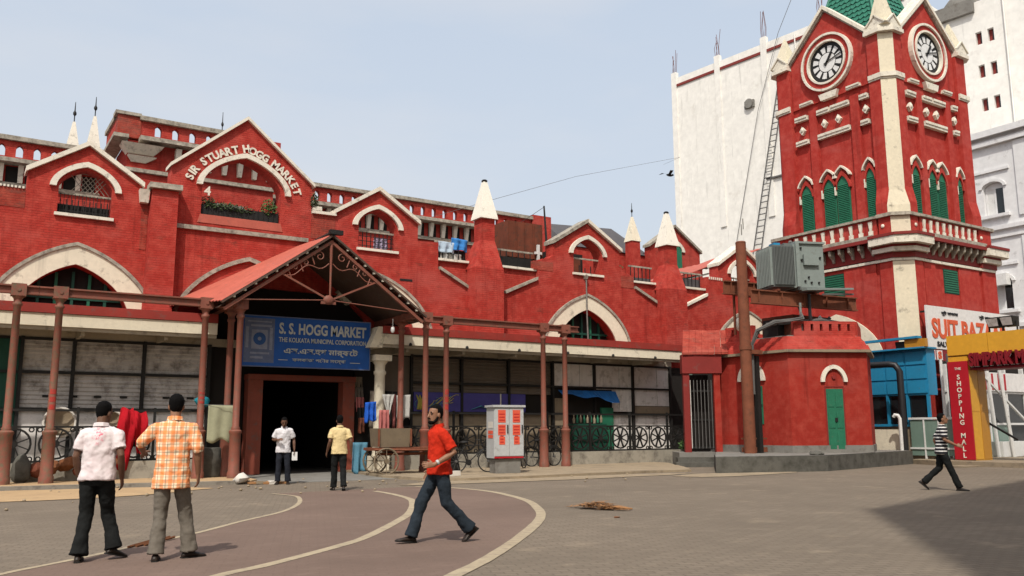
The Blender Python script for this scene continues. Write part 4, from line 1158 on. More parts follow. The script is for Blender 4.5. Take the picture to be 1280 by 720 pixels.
for i, (x, y, sx, sy) in enumerate(CORN):
    c = .46 if i == 0 else .30
    p = ob('corner_pier', MB().poly(cham(x, y, sx, sy, 1.05, .08, c), 10.62, 19.02), REDT, tw)
    if i == 0:
        ob('corner_strip', MB().poly(strip_poly(x, y, sx, sy, .08, c), 11.4, 19.0), STRIP, p)
        a0 = strip_poly(x, y, sx, sy, .08, c, .028); a1 = strip_poly(x, y, sx, sy, .24, .66, .035)
        ob('strip_foot', MB().loft([[Vector((*q, 10.66)) for q in a1], [Vector((*q, 11.0)) for q in a1], [Vector((*q, 11.7)) for q in a0]], True, False), STRIP, p)
    f0, f1 = cham(x, y, sx, sy, 1.2, .24, c + .2), cham(x, y, sx, sy, 1.06, .085, c)
    ob('pier_foot', MB().loft([[Vector((*q, 10.64)) for q in f0], [Vector((*q, 11.15)) for q in f0], [Vector((*q, 11.85)) for q in f1]], True, False), REDT, p)
    ob('pier_string', MB().poly(cham(x, y, sx, sy, 1.12, .17, c), 16.92, 17.13).poly(cham(x, y, sx, sy, 1.08, .12, c), 16.84, 16.915).jitter(.012, 2), WHITE, p)
    ob('pier_cap', MB().poly(cham(x, y, sx, sy, 1.25, .26, c), 19.025, 19.2).poly(cham(x, y, sx, sy, 1.18, .19, c), 19.205, 19.36).jitter(.015, 2), WHITE, p)
    cx, cy = x - sx * .42, y - sy * .42
    ob('pinnacle', MB().taper((cx - .52, cx + .52, cy - .52, cy + .52), 19.365, (cx - .40, cx + .40, cy - .40, cy + .40), 19.72)
       .taper((cx - .40, cx + .40, cy - .40, cy + .40), 19.721, (cx - .04, cx + .04, cy - .04, cy + .04), 21.5 if i == 0 else 21.0), STRIP, p)
    for q in range(2):
        if q == 0: mb = MB().flat([(-.5, 0), (.5, 0), (0, .45)], [], -.56, -.50)
        TT = TR((cx, cy, 19.37), 0 if q == 0 else radians(-90))
        ob('gablet', mb, WHITE, p, TT)
        ob('gablet_rail', MB().bar((-.52, -.57, .02), (0, -.57, .5), .06, .09, (0, 1, 0)).bar((0, -.57, .5), (.52, -.57, .02), .06, .09, (0, 1, 0)), WHITE, p, TT)
# lower corner piers and the great corner cornice blocks
for i, (x, y, sx, sy) in enumerate(BCORN):
    c = .62 if i == 0 else .12
    p = ob('corner_pier', MB().poly(cham(x, y, sx, sy, 1.25, .10, c), 0.02, 8.50), REDT, tw)
    if i == 0: ob('corner_strip', MB().poly(strip_poly(x, y, sx, sy, .10, c), 0.05, 8.49), STRIP, p)
    if i == 0: ob('corner_strip', MB().poly(strip_poly(x, y, sx, sy, .05, .558, .03), 9.76, 10.47), STRIP, p)
    for z0, z1, e, m in ((8.505, 8.62, .16, WHITE), (8.63, 8.86, .20, REDD), (8.87, 9.06, .36, WHITE), (9.07, 9.17, .34, REDD), (9.18, 9.50, .60, WHITE), (9.51, 9.63, .64, REDD)):
        ob('cornice_block', MB().poly(cham(x, y, sx, sy, 1.3 + e, e, .15 + c * .8), z0, z1).jitter(.01, 2), m, p)
    ob('parapet_pier', MB().poly(cham(x, y, sx, sy, 1.15, .05, c * .9), 9.75, 10.48), REDT, p)
    ob('parapet_cap', MB().poly(cham(x, y, sx, sy, 1.3, .16, c * .9), 10.485, 10.63).jitter(.025, 2), COPED, p)
    ob('rosette', MB().ell((x - sx * .9 if sx < 0 or True else x, y + sy * .06, 10.1), (.09, .05, .09), 8, 6), WHITE, p)
    ob('rosette', MB().ell((x + sx * .06, y - sy * .9, 10.1), (.05, .09, .09), 8, 6), WHITE, p)
FT = {'left': Matrix.Translation((X0, Y1, 0)) @ Matrix.Rotation(radians(-90), 4, 'Z'), 'right': TR((X0, Y0, 0))}
BW = 6.92
BT = {'left': Matrix.Translation((X0 - .22, Y1 + .4, 0)) @ Matrix.Rotation(radians(-90), 4, 'Z'), 'right': TR((X0 - .22, Y0 - .22, 0))}
def garch(u0, u1, z0, z1): # pointed window outline
    c = (u0 + u1) / 2; w = (u1 - u0) / 2
    return [(u1, z0), (u0, z0)] + arch(c, z1 - .62, w, .62, 12, .68)
def dial(T):
    ck = ob('clock', MB().disc((3.15, 18.68), .99, .02, .12, 40), BLACK, tw, T)
    dw = M('white_dial_pane', (.72, .72, .70), .45, .08, bump=0) if 'white_dial_pane' not in bpy.data.materials else bpy.data.materials['white_dial_pane']
    ob('dial_centre', MB().disc((3.15, 18.68), .46, .0, .018, 28), dw, ck, T)
    for k in range(12):
        a0, a1 = 2 * pi * (k + .19) / 12, 2 * pi * (k + .81) / 12
        o = [(3.15 + .80 * cos(a0 + (a1 - a0) * t / 4), 18.68 + .80 * sin(a0 + (a1 - a0) * t / 4)) for t in range(5)]
        n = [(3.15 + .50 * cos(a0 + (a1 - a0) * t / 4), 18.68 + .50 * sin(a0 + (a1 - a0) * t / 4)) for t in range(5)]
        ob('dial_pane', MB().band(o, n, .0, .018), dw, ck, T)
    for a, l, w in ((pi / 2 - 2 * pi * 1.15 / 12, .52, .11), (pi / 2 - 2 * pi * 12.5 / 60, .80, .045)):
        ob('hand', MB().bar((3.15 - .18 * cos(a), -.035, 18.68 - .18 * sin(a)), (3.15 + l * cos(a), -.035, 18.68 + l * sin(a)), w, .02, (0, 1, 0)), BLACK, ck, T)
    ob('dial_rim', MB().disc((3.15, 18.68), 1.08, -.13, .1, 40, .985), COPE, ck, T)
    ob('dial_ring', MB().disc((3.15, 18.68), 1.30, -.07, .1, 40, 1.085), REDT, ck, T)
    ob('dial_surround', MB().disc((3.15, 18.68), 1.41, -.15, .1, 40, 1.305), COPE, ck, T)
def face(side):
    T = FT[side]
    fw = ob('face_wall', MB().box(1.0, 5.3, .06, .20, 16.9, 19.3), REDT, tw, T)
    # gable with clock
    ob('gable', MB().flat([(1.0, 19.305), (5.3, 19.305), (3.15, 21.35)], [], .06, .5), REDT, tw, T)
    for p in ([(.98, 19.32), (3.15, 21.38)], [(3.15, 21.38), (5.32, 19.32)]):
        ob('gable_coping', MB().band([(a, z + .20) for a, z in p], p, -.14, .62).jitter(.015, 2), WHITE, tw, T)
        ob('gable_moulding', MB().band([(a, z - .004) for a, z in p], [(a, z - .11) for a, z in p], -.05, .1), COPED, tw, T)
    dial(T)
    # pilasters
    for a, b in ((1.94, 2.36), (4.24, 4.68)):
        ob('pilaster', MB().box(a, b, -.02, .2, 10.62, 16.6), REDT, tw, T)
    for a, b, z, h in ((1.12, 1.86, 16.34, .22), (2.40, 3.12, 16.34, .22), (3.18, 3.9 + .3, 16.34, .22), (4.74, 5.20, 16.34, .22),
                       (1.12, 1.86, 15.12, .22), (2.40, 4.20, 15.12, .24), (4.74, 5.20, 15.12, .22), (1.45, 2.2, 17.0, .16), (4.1, 4.85, 17.0, .16)):
        ob('moulding', MB().box(a, b, -.06, .2, z - h / 2, z).box(a + .03, b - .03, -.10, .2, z + .003, z + h / 2).jitter(.01, 2), WHITE, tw, T)
    ob('keystone', MB().flat([(2.62, 17.16), (2.74, 16.84), (3.56, 16.84), (3.68, 17.16)], [], -.12, .1), WHITE, tw, T)
    for u in (1.49, 2.76, 3.54, 5.0):
        ob('lozenge', MB().flat([(u, 15.52), (u + .16, 15.72), (u, 15.95), (u - .16, 15.72)], [], -.01 + .0, .16).ell((u, 0, 15.76), (.09, .07, .12), 8, 6), WHITE, tw, T)
    for a, b in ((1.18, 1.84), (2.45, 3.12), (3.18, 3.85 + .02), (4.74, 5.22)):
        w = ob('window', MB().flat(garch(a, b, 10.66, 12.98), [], .07, .135), GREEN, tw, T)
        n = 22
        lv = MB()
        for k in range(n):
            z = 10.72 + k * .085
            lv.add([(a + .05, .069, z), (b - .05, .069, z), (b - .05, .035, z + .02), (a + .05, .035, z + .02), (a + .05, .069, z + .06), (b - .05, .069, z + .06)], [(0, 1, 2, 3), (3, 2, 5, 4)])
        ob('louvre', lv, GREEN, w, T)
        c = (a + b) / 2; hw = (b - a) / 2
        ob('window_hood', MB().band(arch(c, 12.92, hw + .13, .55, 12, .45), arch(c, 12.92, hw + .05, .45, 12, .45), -.06, .15), WHITE, tw, T)
        ob('window_jamb', MB().box(a - .07, a - .002, -.02, .15, 12.1, 12.5), WHITE, tw, T)
        ob('window_spandrel', MB().band(arch(c, 12.36, hw + .10, .86, 12, .6), arch(c, 12.36, hw, .62, 12, .68), .0, .13), REDT, tw, T)
    # balustraded gallery and corbelled cornice
    B = BT[side]
    ob('gallery_floor', MB().box(1.2, BW - 1.2, -.46, .3, 9.56, 9.72).jitter(.02, 2), COPED, tw, B)
    ob('gallery_edge', MB().box(1.2, BW - 1.2, -.49, -.3, 9.40, 9.555), REDD, tw, B)
    ob('gallery_wall', MB().box(1.2, BW - 1.2, -.06, .2, 9.75, 10.48), REDT, tw, B)
    for k in range(9):
        u = 1.45 + k * .50
        ob('baluster', MB().taper((u - .10, u + .10, -.13, -.065), 9.78, (u - .11, u + .11, -.12, -.065), 9.98).taper((u - .05, u + .05, -.12, -.065), 9.981, (u - .10, u + .10, -.13, -.065), 10.40), WHITE, tw, B)
    ob('gallery_cap', MB().box(1.1, BW - 1.1, -.20, .2, 10.49, 10.60).jitter(.03, 2), COPED, tw, B)
    ob('frieze', MB().box(1.2, BW - 1.2, -.07, .2, 8.68, 9.41), REDD, tw, B)
    for k in range(9):
        u = 1.42 + k * .51
        ob('corbel', MB().flat([(-.08, 8.84), (-.14, 8.86), (-.20, 9.0), (-.40, 9.16), (-.42, 9.38), (-.08, 9.38)], [], u - .055, u + .055), COPED, tw, B @ Matrix(((0, 1, 0, 0), (1, 0, 0, 0), (0, 0, 1, 0), (0, 0, 0, 1))))
    ob('string_course', MB().box(1.15, BW - 1.15, -.12, .1, 8.51, 8.62).jitter(.012, 2), WHITE, tw, B)
    rec = ob('base_window', MB().box(2.75, 3.9, -.012, .02, 7.25, 8.35), GREEND, tw, B)
    for k in range(10):
        ob('window_slat', MB().box(2.8, 3.85, -.035, -.013, 7.30 + k * .104, 7.36 + k * .104), GREEN, rec, B)
    ob('base_pilaster', MB().box(3.91, 5.55, -.06, .05, .05, 8.50), REDT, tw, B)
    ob('base_pilaster', MB().box(1.27, 2.10, -.06, .05, .05, 8.50), REDT, tw, B)
    ob('arch_band', MB().band(arch(3.4, 4.4, 2.25, 2.1, 24), arch(3.4, 4.4, 1.65, 1.6, 24), -.14, -.07), CREAM, tw, B)
    ob('arch_glass', MB().flat([(5.0, 4.0), (1.8, 4.0)] + arch(3.4, 4.4, 1.6, 1.55, 20), [], -.075, -.061), BOARD, tw, B)
    for k in range(3):
        r = 1.3 - .4 * k
        ob('arch_tracery', MB().band(arch(3.4, 4.4, r, r, 20), arch(3.4, 4.4, r - .06, r - .06, 20), -.10, -.076), BLACK, tw, B)
face('left'); face('right')
# spire of stepped tile courses
sp0, sp1, hz0, hz1 = 1.95, .06, 19.31, 27.3
n = 30
for k in range(n):
    z0, z1 = hz0 + (hz1 - hz0) * k / n, hz0 + (hz1 - hz0) * (k + 1) / n
    h0 = sp0 + (sp1 - sp0) * k / n + .035; h1 = sp0 + (sp1 - sp0) * (k + 1) / n
    mb = MB()
    m = max(2, int(h0 * 2 / .26))
    # scalloped lower edge on every side
    for q in range(4):
        c_, s_2 = round(cos(q * pi / 2)), round(sin(q * pi / 2))
        for j in range(m):
            a, b = -h0 + 2 * h0 * j / m, -h0 + 2 * h0 * (j + 1) / m
            a1, b1 = a * h1 / h0, b * h1 / h0
            P = [(a + .01, -h0, z0 + .07), ((a + b) / 2, -h0 - .012, z0), (b - .01, -h0, z0 + .07), (b1, -h1, z1 + .03), (a1, -h1, z1 + .03)]
            mb.add([(37.15 + x * c_ - y * s_2, 24.85 + x * s_2 + y * c_, z) for x, y, z in P], [(0, 1, 2, 3, 4)])
    ob('tile_course', mb, SPIREG, tw)
ob('spire_core', MB().taper((37.15 - sp0 + .04, 37.15 + sp0 - .04, 24.85 - sp0 + .04, 24.85 + sp0 - .04), hz0, (37.13, 37.17, 24.83, 24.87), hz1), GREEND, tw)
for sx, sy in ((-1, -1), (1, -1), (-1, 1)):
    ob('hip_roll', MB().tube([(37.15 + sx * sp0 * 1.02, 24.85 + sy * sp0 * 1.02, hz0 + .1), (37.15, 24.85, hz1)], [.10, .06], 8), SPIREG, tw)

# ------------------------------------------------------------------ white buildings behind
bw = thing('white_building', 'huge plain white rendered building with reinforcement bars on its roof', 'building', (60, 47, 0))
P0 = Vector((58.9, 61.28)); WD = Vector((.122, -.9925)); WN = Vector((.9925, .122))
WT = Matrix.Translation((P0.x, P0.y, 0)) @ Matrix.Rotation(atan2(WD.y, WD.x), 4, 'Z')   # local x along the wall, y away behind
pairs = [(29.1, 29.85 + .2 * 0, z) for z in (30.1, 27.5, 24.9, 22.3)]
hs = []
for (a, b, z) in pairs:
    for u in (a, b + .1): hs.append([(u - .22, z - .5), (u + .22, z - .5), (u + .22, z + .5), (u - .22, z + .5)])
for z in (30.1, 27.5, 24.9, 22.3):
    for u in (33.5, 34.4): hs.append([(u - .22, z - .5), (u + .22, z - .5), (u + .22, z + .5), (u - .22, z + .5)])
ob('wall', MB().flat([(0, 0), (45, 0), (45, 33.0), (24, 33.0), (24, 36.3), (0, 36.3)], hs, 0, .4), WALLW, bw, WT)
ob('body', MB().box(0, 45, .6, 22, 0, 32.8), WALLW, bw, WT)
ob('side_wall', MB().box(0, 24, .45, 22, 32.81, 36.2), WALLW, bw, WT)
for (u, z) in [(h[0][0] + .22, h[0][1] + .5) for h in hs]:
    wv = ob('window', MB().box(u - .2, u + .02, .30, .34, z - .48, z + .48), TIE, bw, WT)
    ob('pane', MB().box(u + .021, u + .2, .31, .34, z - .48, z + .48), GLASSD, wv, WT)
ob('roof_band', MB().box(.6, 5.2, -.10, .0, 35.35, 35.6), TIE, bw, WT)
ob('roof_band', MB().box(5.9, 10.4, -.10, .0, 35.35, 35.6), TIE, bw, WT)
ob('roof_band', MB().box(11.1, 23.9, -.10, .0, 35.35, 35.6), TIE, bw, WT)
for u in (.25, 5.55, 10.75, 16.5):
    ob('column_stub', MB().box(u - .3, u + .3, -.12, .3, 20, 36.9), WALLW, bw, WT)
    for k in range(5):
        R.seed(int(u * 10) + k)
        x = u - .25 + .12 * k
        ob('reinforcement_bar', MB().tube([(x, .1, 36.9), (x + R.uniform(-.1, .1), .1, 37.8), (x + R.uniform(-.25, .25), .1, 38.3 + R.uniform(0, 1.3))], .022, 5), RUSTD, bw, WT)
for u, z in ((9.0, 31.0),):
    ob('exhaust_fan', MB().disc((u, z), .45, -.3, .1, 12).box(u - .5, u + .5, -.2, .1, z - .4, z + .3), CONC, bw, WT)
ob('roof_tank', MB().lathe([(1.2, 0), (1.3, .3), (1.3, 1.6), (1.0, 2.0)], (27.0, 3, 33), 12), CONC, bw, WT)
ob('parapet_corner', MB().box(24.1, 29, -.3, .4, 32.2, 33.3).jitter(.15, .7), CONC, bw, WT)
for u0, u1, z in ((28.6, 31.4, 21.6), (32.6, 36, 21.9)):
    ob('ledge', MB().box(u0, u1, -.6, 0, z, z + .18), BLACK, bw, WT)
for u, z0, z1 in ((14.0, 14, 36), (20.0, 12, 35), (31.0, 21, 33), (38.5, 15, 33)):
    ob('down_pipe', MB().tube([(u, -.12, z0), (u, -.12, z1)], .06, 6), WALLW, bw, WT)
ld = thing('ladder', 'tall dark iron ladder climbing the blank white wall', 'ladder', (59.6, 52.5, 17.5))
a0, a1 = Vector((8.35, -.25, 15.5)), Vector((12.1, -.25, 31.6))
for off in (0, .85):
    ob('rail', MB().tube([a0 + Vector((off, 0, 0)), a1 + Vector((off * .7, 0, 0))], .05, 5), CABLE, ld, WT)
for k in range(30):
    t = k / 30
    p = a0.lerp(a1, t)
    ob('rung', MB().tube([p, p + Vector((.85 - .25 * t, 0, 0))], .035, 4), CABLE, ld, WT)
ob('bracket', MB().box(10.4, 13.5, -.2, .0, 23.4, 23.55), CABLE, ld, WT)
wire = MB().tube([(6.9, -.1, 18.4), (10.0, -.3, 30.0), (12.5, -.3, 36.6), (16, .5, 44)], .03, 4)
solo('cable', wire, CABLE, 'thin cable running up the blank white wall beside the ladder', 'cable', T=WT)
for u, z in ((7.4, 18.9), (7.6, 19.4)):
    ob('crack_stain', MB().box(u - .05, u + .05, -.015, .0, z, z + 1.0), CONC, bw, WT)

ow = thing('stucco_building', 'white stucco building with moulded windows behind the clock tower', 'building', (54, 22, 0))
OT = Matrix.Translation((54.0, 34.0, 0)) @ Matrix.Rotation(radians(-90), 4, 'Z')
hs2 = []
wins = []
for z in (15.5, 9.5, 3.5):
    for u in (5.95, 9.6, 13.2, 16.8):
        wins.append((u, z)); hs2.append([(u + .62, z - 1.0), (u - .62, z - 1.0)] + arch(u, z + .75, .62, .35, 8, .95))
ob('wall', MB().flat([(0, 0), (26, 0), (26, 19.9), (0, 19.9)], hs2, 0, .4), WALLO, ow, OT)
ob('body', MB().box(0, 26, .7, 9, 0, 19.7), WALLO, ow, OT)
for z, e, h in ((18.95, .28, .3), (19.5, .45, .4), (13.5, .22, .24), (13.0, .12, .16), (7.4, .22, .24), (1.5, .2, .2)):
    ob('cornice', MB().box(-.2, 26, -e, .0, z, z + h), WALLO, ow, OT)
for u, z in wins:
    f = ob('window', MB().flat([(u + .60, z - .98), (u - .60, z - .98)] + arch(u, z + .75, .60, .33, 8, .95), [[(u - .5, z - .9), (u - .05, z - .9), (u - .05, z + .7), (u - .5, z + .7)], [(u + .05, z - .9), (u + .5, z - .9), (u + .5, z + .7), (u + .05, z + .7)]], .22, .30), WALLO, ow, OT)
    ob('pane', MB().box(u - .5, u - .05, .25, .28, z - .9, z + .7), WPAINT, f, OT)
    ob('pane', MB().box(u + .05, u + .5, .25, .28, z - .9, z + .7), GLASSD, f, OT)
    ob('window_surround', MB().band(arch(u, z + .75, .85, .55, 10, .95), arch(u, z + .75, .66, .38, 10, .95), -.1, .05), WALLO, ow, OT)
    ob('window_sill', MB().box(u - .95, u + .95, -.25, .0, z - 1.2, z - 1.02), WALLO, ow, OT)
    ob('window_moulding', MB().box(u - 1.15, u + 1.1, -.12, .0, z + 1.75, z + 1.92), WALLO, ow, OT)
for u in (7.8, 11.4, 15, 18.6, 4.0):
    for z0, z1 in ((14.2, 18.9), (8.0, 12.9), (2, 7.3)):
        ob('pilaster', MB().box(u - .35, u + .35, -.1, .0, z0, z1), WALLO, ow, OT)
for u in (4.0 + .5, 8.6, 15.6):
    ob('down_pipe', MB().tube([(u, -.18, 0), (u, -.18, 18.9)], .07, 6), WPAINT, ow, OT)
for k in range(2):
    ob('air_conditioner', MB().box(5.5, 6.5, -.5, -.02, 10.0 - 6.1 * k, 10.7 - 6.1 * k), WPAINT, ow, OT)

# ------------------------------------------------------------------ right-hand side: gateway, boards, blue stall, glass front
struct('plaza_step', MB().poly([(31.9, 20.7), (31.4, 19.4), (31.6, 6), (50, 6), (50, 21.2), (33.5, 21.2)], -.2, .17).jitter(.008, 1), BOARDT)
MY = Matrix.Rotation(radians(-90), 4, 'Z')
gw = thing('gateway', 'yellow shopping gateway with SIMPARK MALL letters and red vertical panel', 'gateway', (33.1, 14.5, .17))
GX = 32.5
for y0, nm in ((18.45, 'column'), (9.6, 'column')):
    c = ob(nm, MB().box(GX, GX + 1.15, y0, y0 + .75, .175, 4.08), YEL, gw)
    for z0, z1 in ((.22, 1.98), (2.0, 4.05)):
        for x0 in (GX + .03, GX + .59):
            ob('cladding_panel', MB().box(x0, x0 + .53, y0 - .015, y0 - .002, z0, z1), YELD if x0 > GX + .3 else YEL, c)
yy = 9.6
while yy < 19.15:
    ob('beam_panel', MB().box(GX - .03, GX + 1.2, yy + .008, min(yy + 1.60, 19.22) - .008, 4.14, 4.90), YEL, gw); yy += 1.6
ob('beam_core', MB().box(GX + .02, GX + 1.15, 9.6, 19.2, 4.1, 4.85), YELD, gw)
ob('letter_band', MB().box(GX + .3, GX + 1.1, 10.4, 18.44, 3.62, 4.095), CRIMD, gw)
ob('beam_soffit', MB().box(GX + .1, GX + 1.12, 10.4, 18.43, 3.55, 3.615), CRIMD, gw)
GT = Matrix.Translation((GX - .035, 18.36, 0)) @ MY
def onX(s, mat, u, z, w, h, parent, depth=.03, bold=.02, X=None):
    T = Matrix.Translation((X if X is not None else GX - .05, 0, 0)) @ MY
    me, _ = text_mesh(s, mat, w, h, depth, bold)
    return ob('lettering', (me, Vector((-u, 0, z))), None, parent, T)
onX('SIMPARK MALL', CRIMD, 18.40 - 1.42, 3.93, 2.74, .52, gw, .10, .05)
onX('SIMPARK MALL', SILV, 18.42 - 1.42, 3.915, 2.77, .54, gw, .02, .065, GX + .02)
st = ob('vertical_panel', MB().box(GX - .05, GX - .004, 18.43, 19.22, .2, 3.90), CRIM, gw)
for i, ch in enumerate('SHOPPING MALL'):
    if ch == ' ': continue
    me, _ = text_mesh(ch, COPE, None, .185, .012, .02)
    ob('letter', (me, Vector((-18.82, 0, 3.30 - i * .245))), None, st, Matrix.Translation((GX - .058, 0, 0)) @ MY)
me, _ = text_mesh('THE', COPE, .26, .09, .012, .01)
ob('letter', (me, Vector((-18.82, 0, 3.62))), None, st, Matrix.Translation((GX - .058, 0, 0)) @ MY)
for i, y in enumerate((17.3, 16.78)):
    f = thing('floodlight', ('black floodlight on the gateway beam, the left of the pair', 'black floodlight on the gateway beam, the right of the pair')[i], 'floodlight', (GX + .1, y, 4.9), 'floodlights on the gateway')
    ob('housing', MB().taper((GX - .05, GX + .35, y - .20, y + .20), 5.06, (GX - .18, GX + .30, y - .24, y + .24), 5.42), BLACK, f)
    ob('lens', MB().add([(GX - .19, y - .21, 5.38), (GX - .19, y + .21, 5.38), (GX - .075, y + .18, 5.10), (GX - .075, y - .18, 5.10)], [(0, 1, 2, 3)]), BOARD, f)
    ob('bracket', MB().box(GX + .05, GX + .15, y - .26, y - .24, 4.905, 5.25).box(GX + .05, GX + .15, y + .24, y + .26, 4.905, 5.25), BLACK, f)

sb = thing('billboard', 'white SUIT BAZAAR billboard with orange letters on the clock tower', 'billboard', (37.7, 20.9, 4.7))
ob('board', MB().box(34.0, 41.3, 20.86, 20.93, 4.65, 6.46), SIGNW, sb)
lettering('SUIT BAZAAR', SIGNO, (37.25, 20.845, 5.52), 5.9, .86, sb, bold=.035)
lettering('\u09b8\u09c1\u099f \u09ac\u09be\u099c\u09be\u09b0', INK, (35.7, 20.845, 6.19), 1.25, .22, sb, bold=.015)
lettering('\u09b8\u09c1\u099f \u09ac\u09be\u099c\u09be\u09b0', INK, (38.6, 20.845, 6.19), 1.25, .22, sb, bold=.015)
lettering('SALWAR SUIT', INK, (35.75, 20.845, 4.86), 2.3, .22, sb, bold=.03)
for x in (34.3, 37.6, 40.9):
    ob('strut', MB().box(x - .04, x + .04, 20.94, 21.3, 4.8, 4.88).box(x - .04, x + .04, 20.94, 21.3, 6.2, 6.28), BLACK, sb)
us = thing('shop_sign', 'small dark red shop sign below the white billboard', 'sign', (34.6, 20.85, 4.2))
ob('board', MB().box(33.75, 36.5, 20.80, 20.85, 4.15, 4.60), CRIMD, us)
for i, ch in enumerate('US'):
    ob('tile', MB().box(33.9 + i * .5, 34.3 + i * .5, 20.78, 20.797, 4.18, 4.58), SIGNW, us)
    lettering(ch, SIGNO, (34.1 + i * .5, 20.77, 4.38), .26, .32, us, bold=.05)

bl = thing('blue_stall', 'bright blue panelled steel stall beside the clock tower', 'stall', (33.3, 21.6, .17))
BX = 33.0
ob('wall', MB().box(BX, BX + .6, 20.4, 23.2, 2.7, 4.55), BLUE, bl)
for i in range(3):
    y0 = 20.44 + i * .92
    for z0, z1 in ((2.78, 3.3), (3.36, 3.88), (3.94, 4.45)):
        ob('panel', MB().box(BX - .05, BX - .002, y0 + .04, y0 + .86, z0, z1).box(BX - .03, BX - .003, y0, y0 + .039, z0, z1), BLUE, bl)
ob('wall', MB().box(BX + .02, BX + .6, 20.4, 23.2, .175, 1.55), BOARDT, bl)
for i in range(4):
    y = 20.42 + i * .9
    ob('window_post', MB().box(BX - .02, BX + .1, y, y + .10, 1.5, 2.70), BLUE, bl)
for i in range(3):
    y = 20.52 + i * .9
    ob('pane', MB().box(BX + .08, BX + .1, y, y + .8, 1.55, 2.68), GLASSD, bl)
ob('sill', MB().box(BX - .04, BX + .12, 20.4, 23.2, 1.45, 1.55), BLUE, bl)
ob('roof_edge', MB().bar((BX - .2, 23.3, 5.0), (BX - .2, 20.5, 5.02), .3, .09), BLUE, bl)
ob('roof_sheet', MB().box(BX - .3, BX + .6, 20.3, 23.3, 4.556, 4.62), BLUE, bl)
ob('roof_clutter', MB().box(BX - .2, BX + .3, 20.6, 21.6, 4.62, 4.9).jitter(.06, 2), BLACK, bl)
solo('yellow_sign_box', MB().box(32.75, 32.95, 20.25, 21.15, 4.62, 4.95), YELD, 'small yellow sign box above the blue stall', 'sign box')
solo('drain_pipe', MB().tube([(31.9, 22.9, 3.95), (32.1, 21.5, 3.95), (32.15, 21.25, 3.9), (32.2, 21.1, 3.65), (32.2, 21.1, .5)], .13, 10), PIPEB, 'thick black drain pipe bending down beside the kiosk', 'pipe')
solo('standpipe', MB().tube([(31.75, 20.95, .5), (31.75, 20.95, 1.75), (31.72, 21.0, 1.88), (31.7, 21.12, 1.9), (31.7, 21.18, 1.82)], .07, 10), WPAINT, 'white standpipe with hooked top on the slab', 'pipe')
solo('parapet_wall', MB().box(32.15, 32.35, 21.2, 22.7, .17, 1.33).jitter(.01), CREAM, 'low cream wall behind the white standpipe', 'wall')
gs = thing('glass_screen', 'low greenish glass screen with white posts behind the striped man', 'screen', (32.9, 20.3, .17))
for i in range(3):
    y = 19.45 + i * .62
    ob('pane', MB().box(32.88, 32.90, y, y + .56, .3, 1.70), GLASSG, gs)
    ob('post', MB().box(32.85, 32.93, y - .06, y - .005, .175, 1.8), WPAINT, gs)
ob('rail', MB().box(32.84, 32.94, 19.4, 21.3, 1.72, 1.80), WPAINT, gs)
ob('rail', MB().box(32.84, 32.94, 19.4, 21.3, .55, .62), WPAINT, gs)
for i, (y, z0, z1) in enumerate(((20.05, 1.8, 4.1), (19.75, 1.8, 4.3))):
    solo('pole', MB().tube([(33.4, y, .17), (33.4, y, z1)], .06, 8), (WPAINT, CABLE)[i], ('white pole between blue stall and gateway', 'grey pole between white pole and gateway')[i], 'pole')
gf = thing('glass_shopfront', 'glazed shop front with white posts and red-lettered banner inside the gateway', 'shop front', (39, 20.7, .17))
for i in range(8):
    x = 34.6 + i * 1.5
    ob('pane', MB().box(x + .05, x + 1.45, 20.62, 20.65, .35, 1.5), GLASSG if i % 3 else GLASSD, gf)
    ob('pane', MB().box(x + .05, x + 1.45, 20.62, 20.65, 1.6, 2.85), GLASSD, gf)
    ob('post', MB().box(x - .05, x + .05, 20.55, 20.72, .175, 4.0), WPAINT, gf)
ob('back_panel', MB().box(34.5, 47, 20.74, 20.79, .175, 4.1), DARK, gf)
for z in (.25, 1.5, 2.85):
    ob('rail', MB().box(34.5, 47, 20.56, 20.70, z, z + .09), WPAINT, gf)
bn = ob('banner', MB().box(35.1, 41, 20.50, 20.54, 2.95, 3.75), SIGNW, gf)
lettering('UNLIMITED', CRIM, (37.6, 20.485, 3.35), 4.4, .66, bn, bold=.03) if False else None
for i in range(8):
    x = 35.35 + i * .5
    ob('banner_stroke', MB().box(x, x + .14, 20.485, 20.497, 3.0, 3.70), CRIM, bn)
ob('brace', MB().bar((36.2, 20.0, 3.6), (39.5, 20.0, 1.6), .08), WPAINT, gf)
ob('awning_pole', MB().tube([(37.0, 20.0, .17), (36.6, 20.0, 4.0)], .08, 8), WPAINT, gf)
ob('awning_pole', MB().tube([(37.8, 19.8, .17), (37.2, 19.8, 4.0)], .08, 8), WPAINT, gf)
ob('handrail', MB().tube([(35.3, 19.6, 1.7), (37.0, 19.2, .9)], .05, 8), BLACK, gf)
ob('display', MB().box(37.2, 39.5, 19.9, 20.4, .18, .8).jitter(.03), WPAINT, gf)
ob('display', MB().box(35.0, 36.5, 20.0, 20.45, .18, 1.2).jitter(.03), GLASSG, gf)

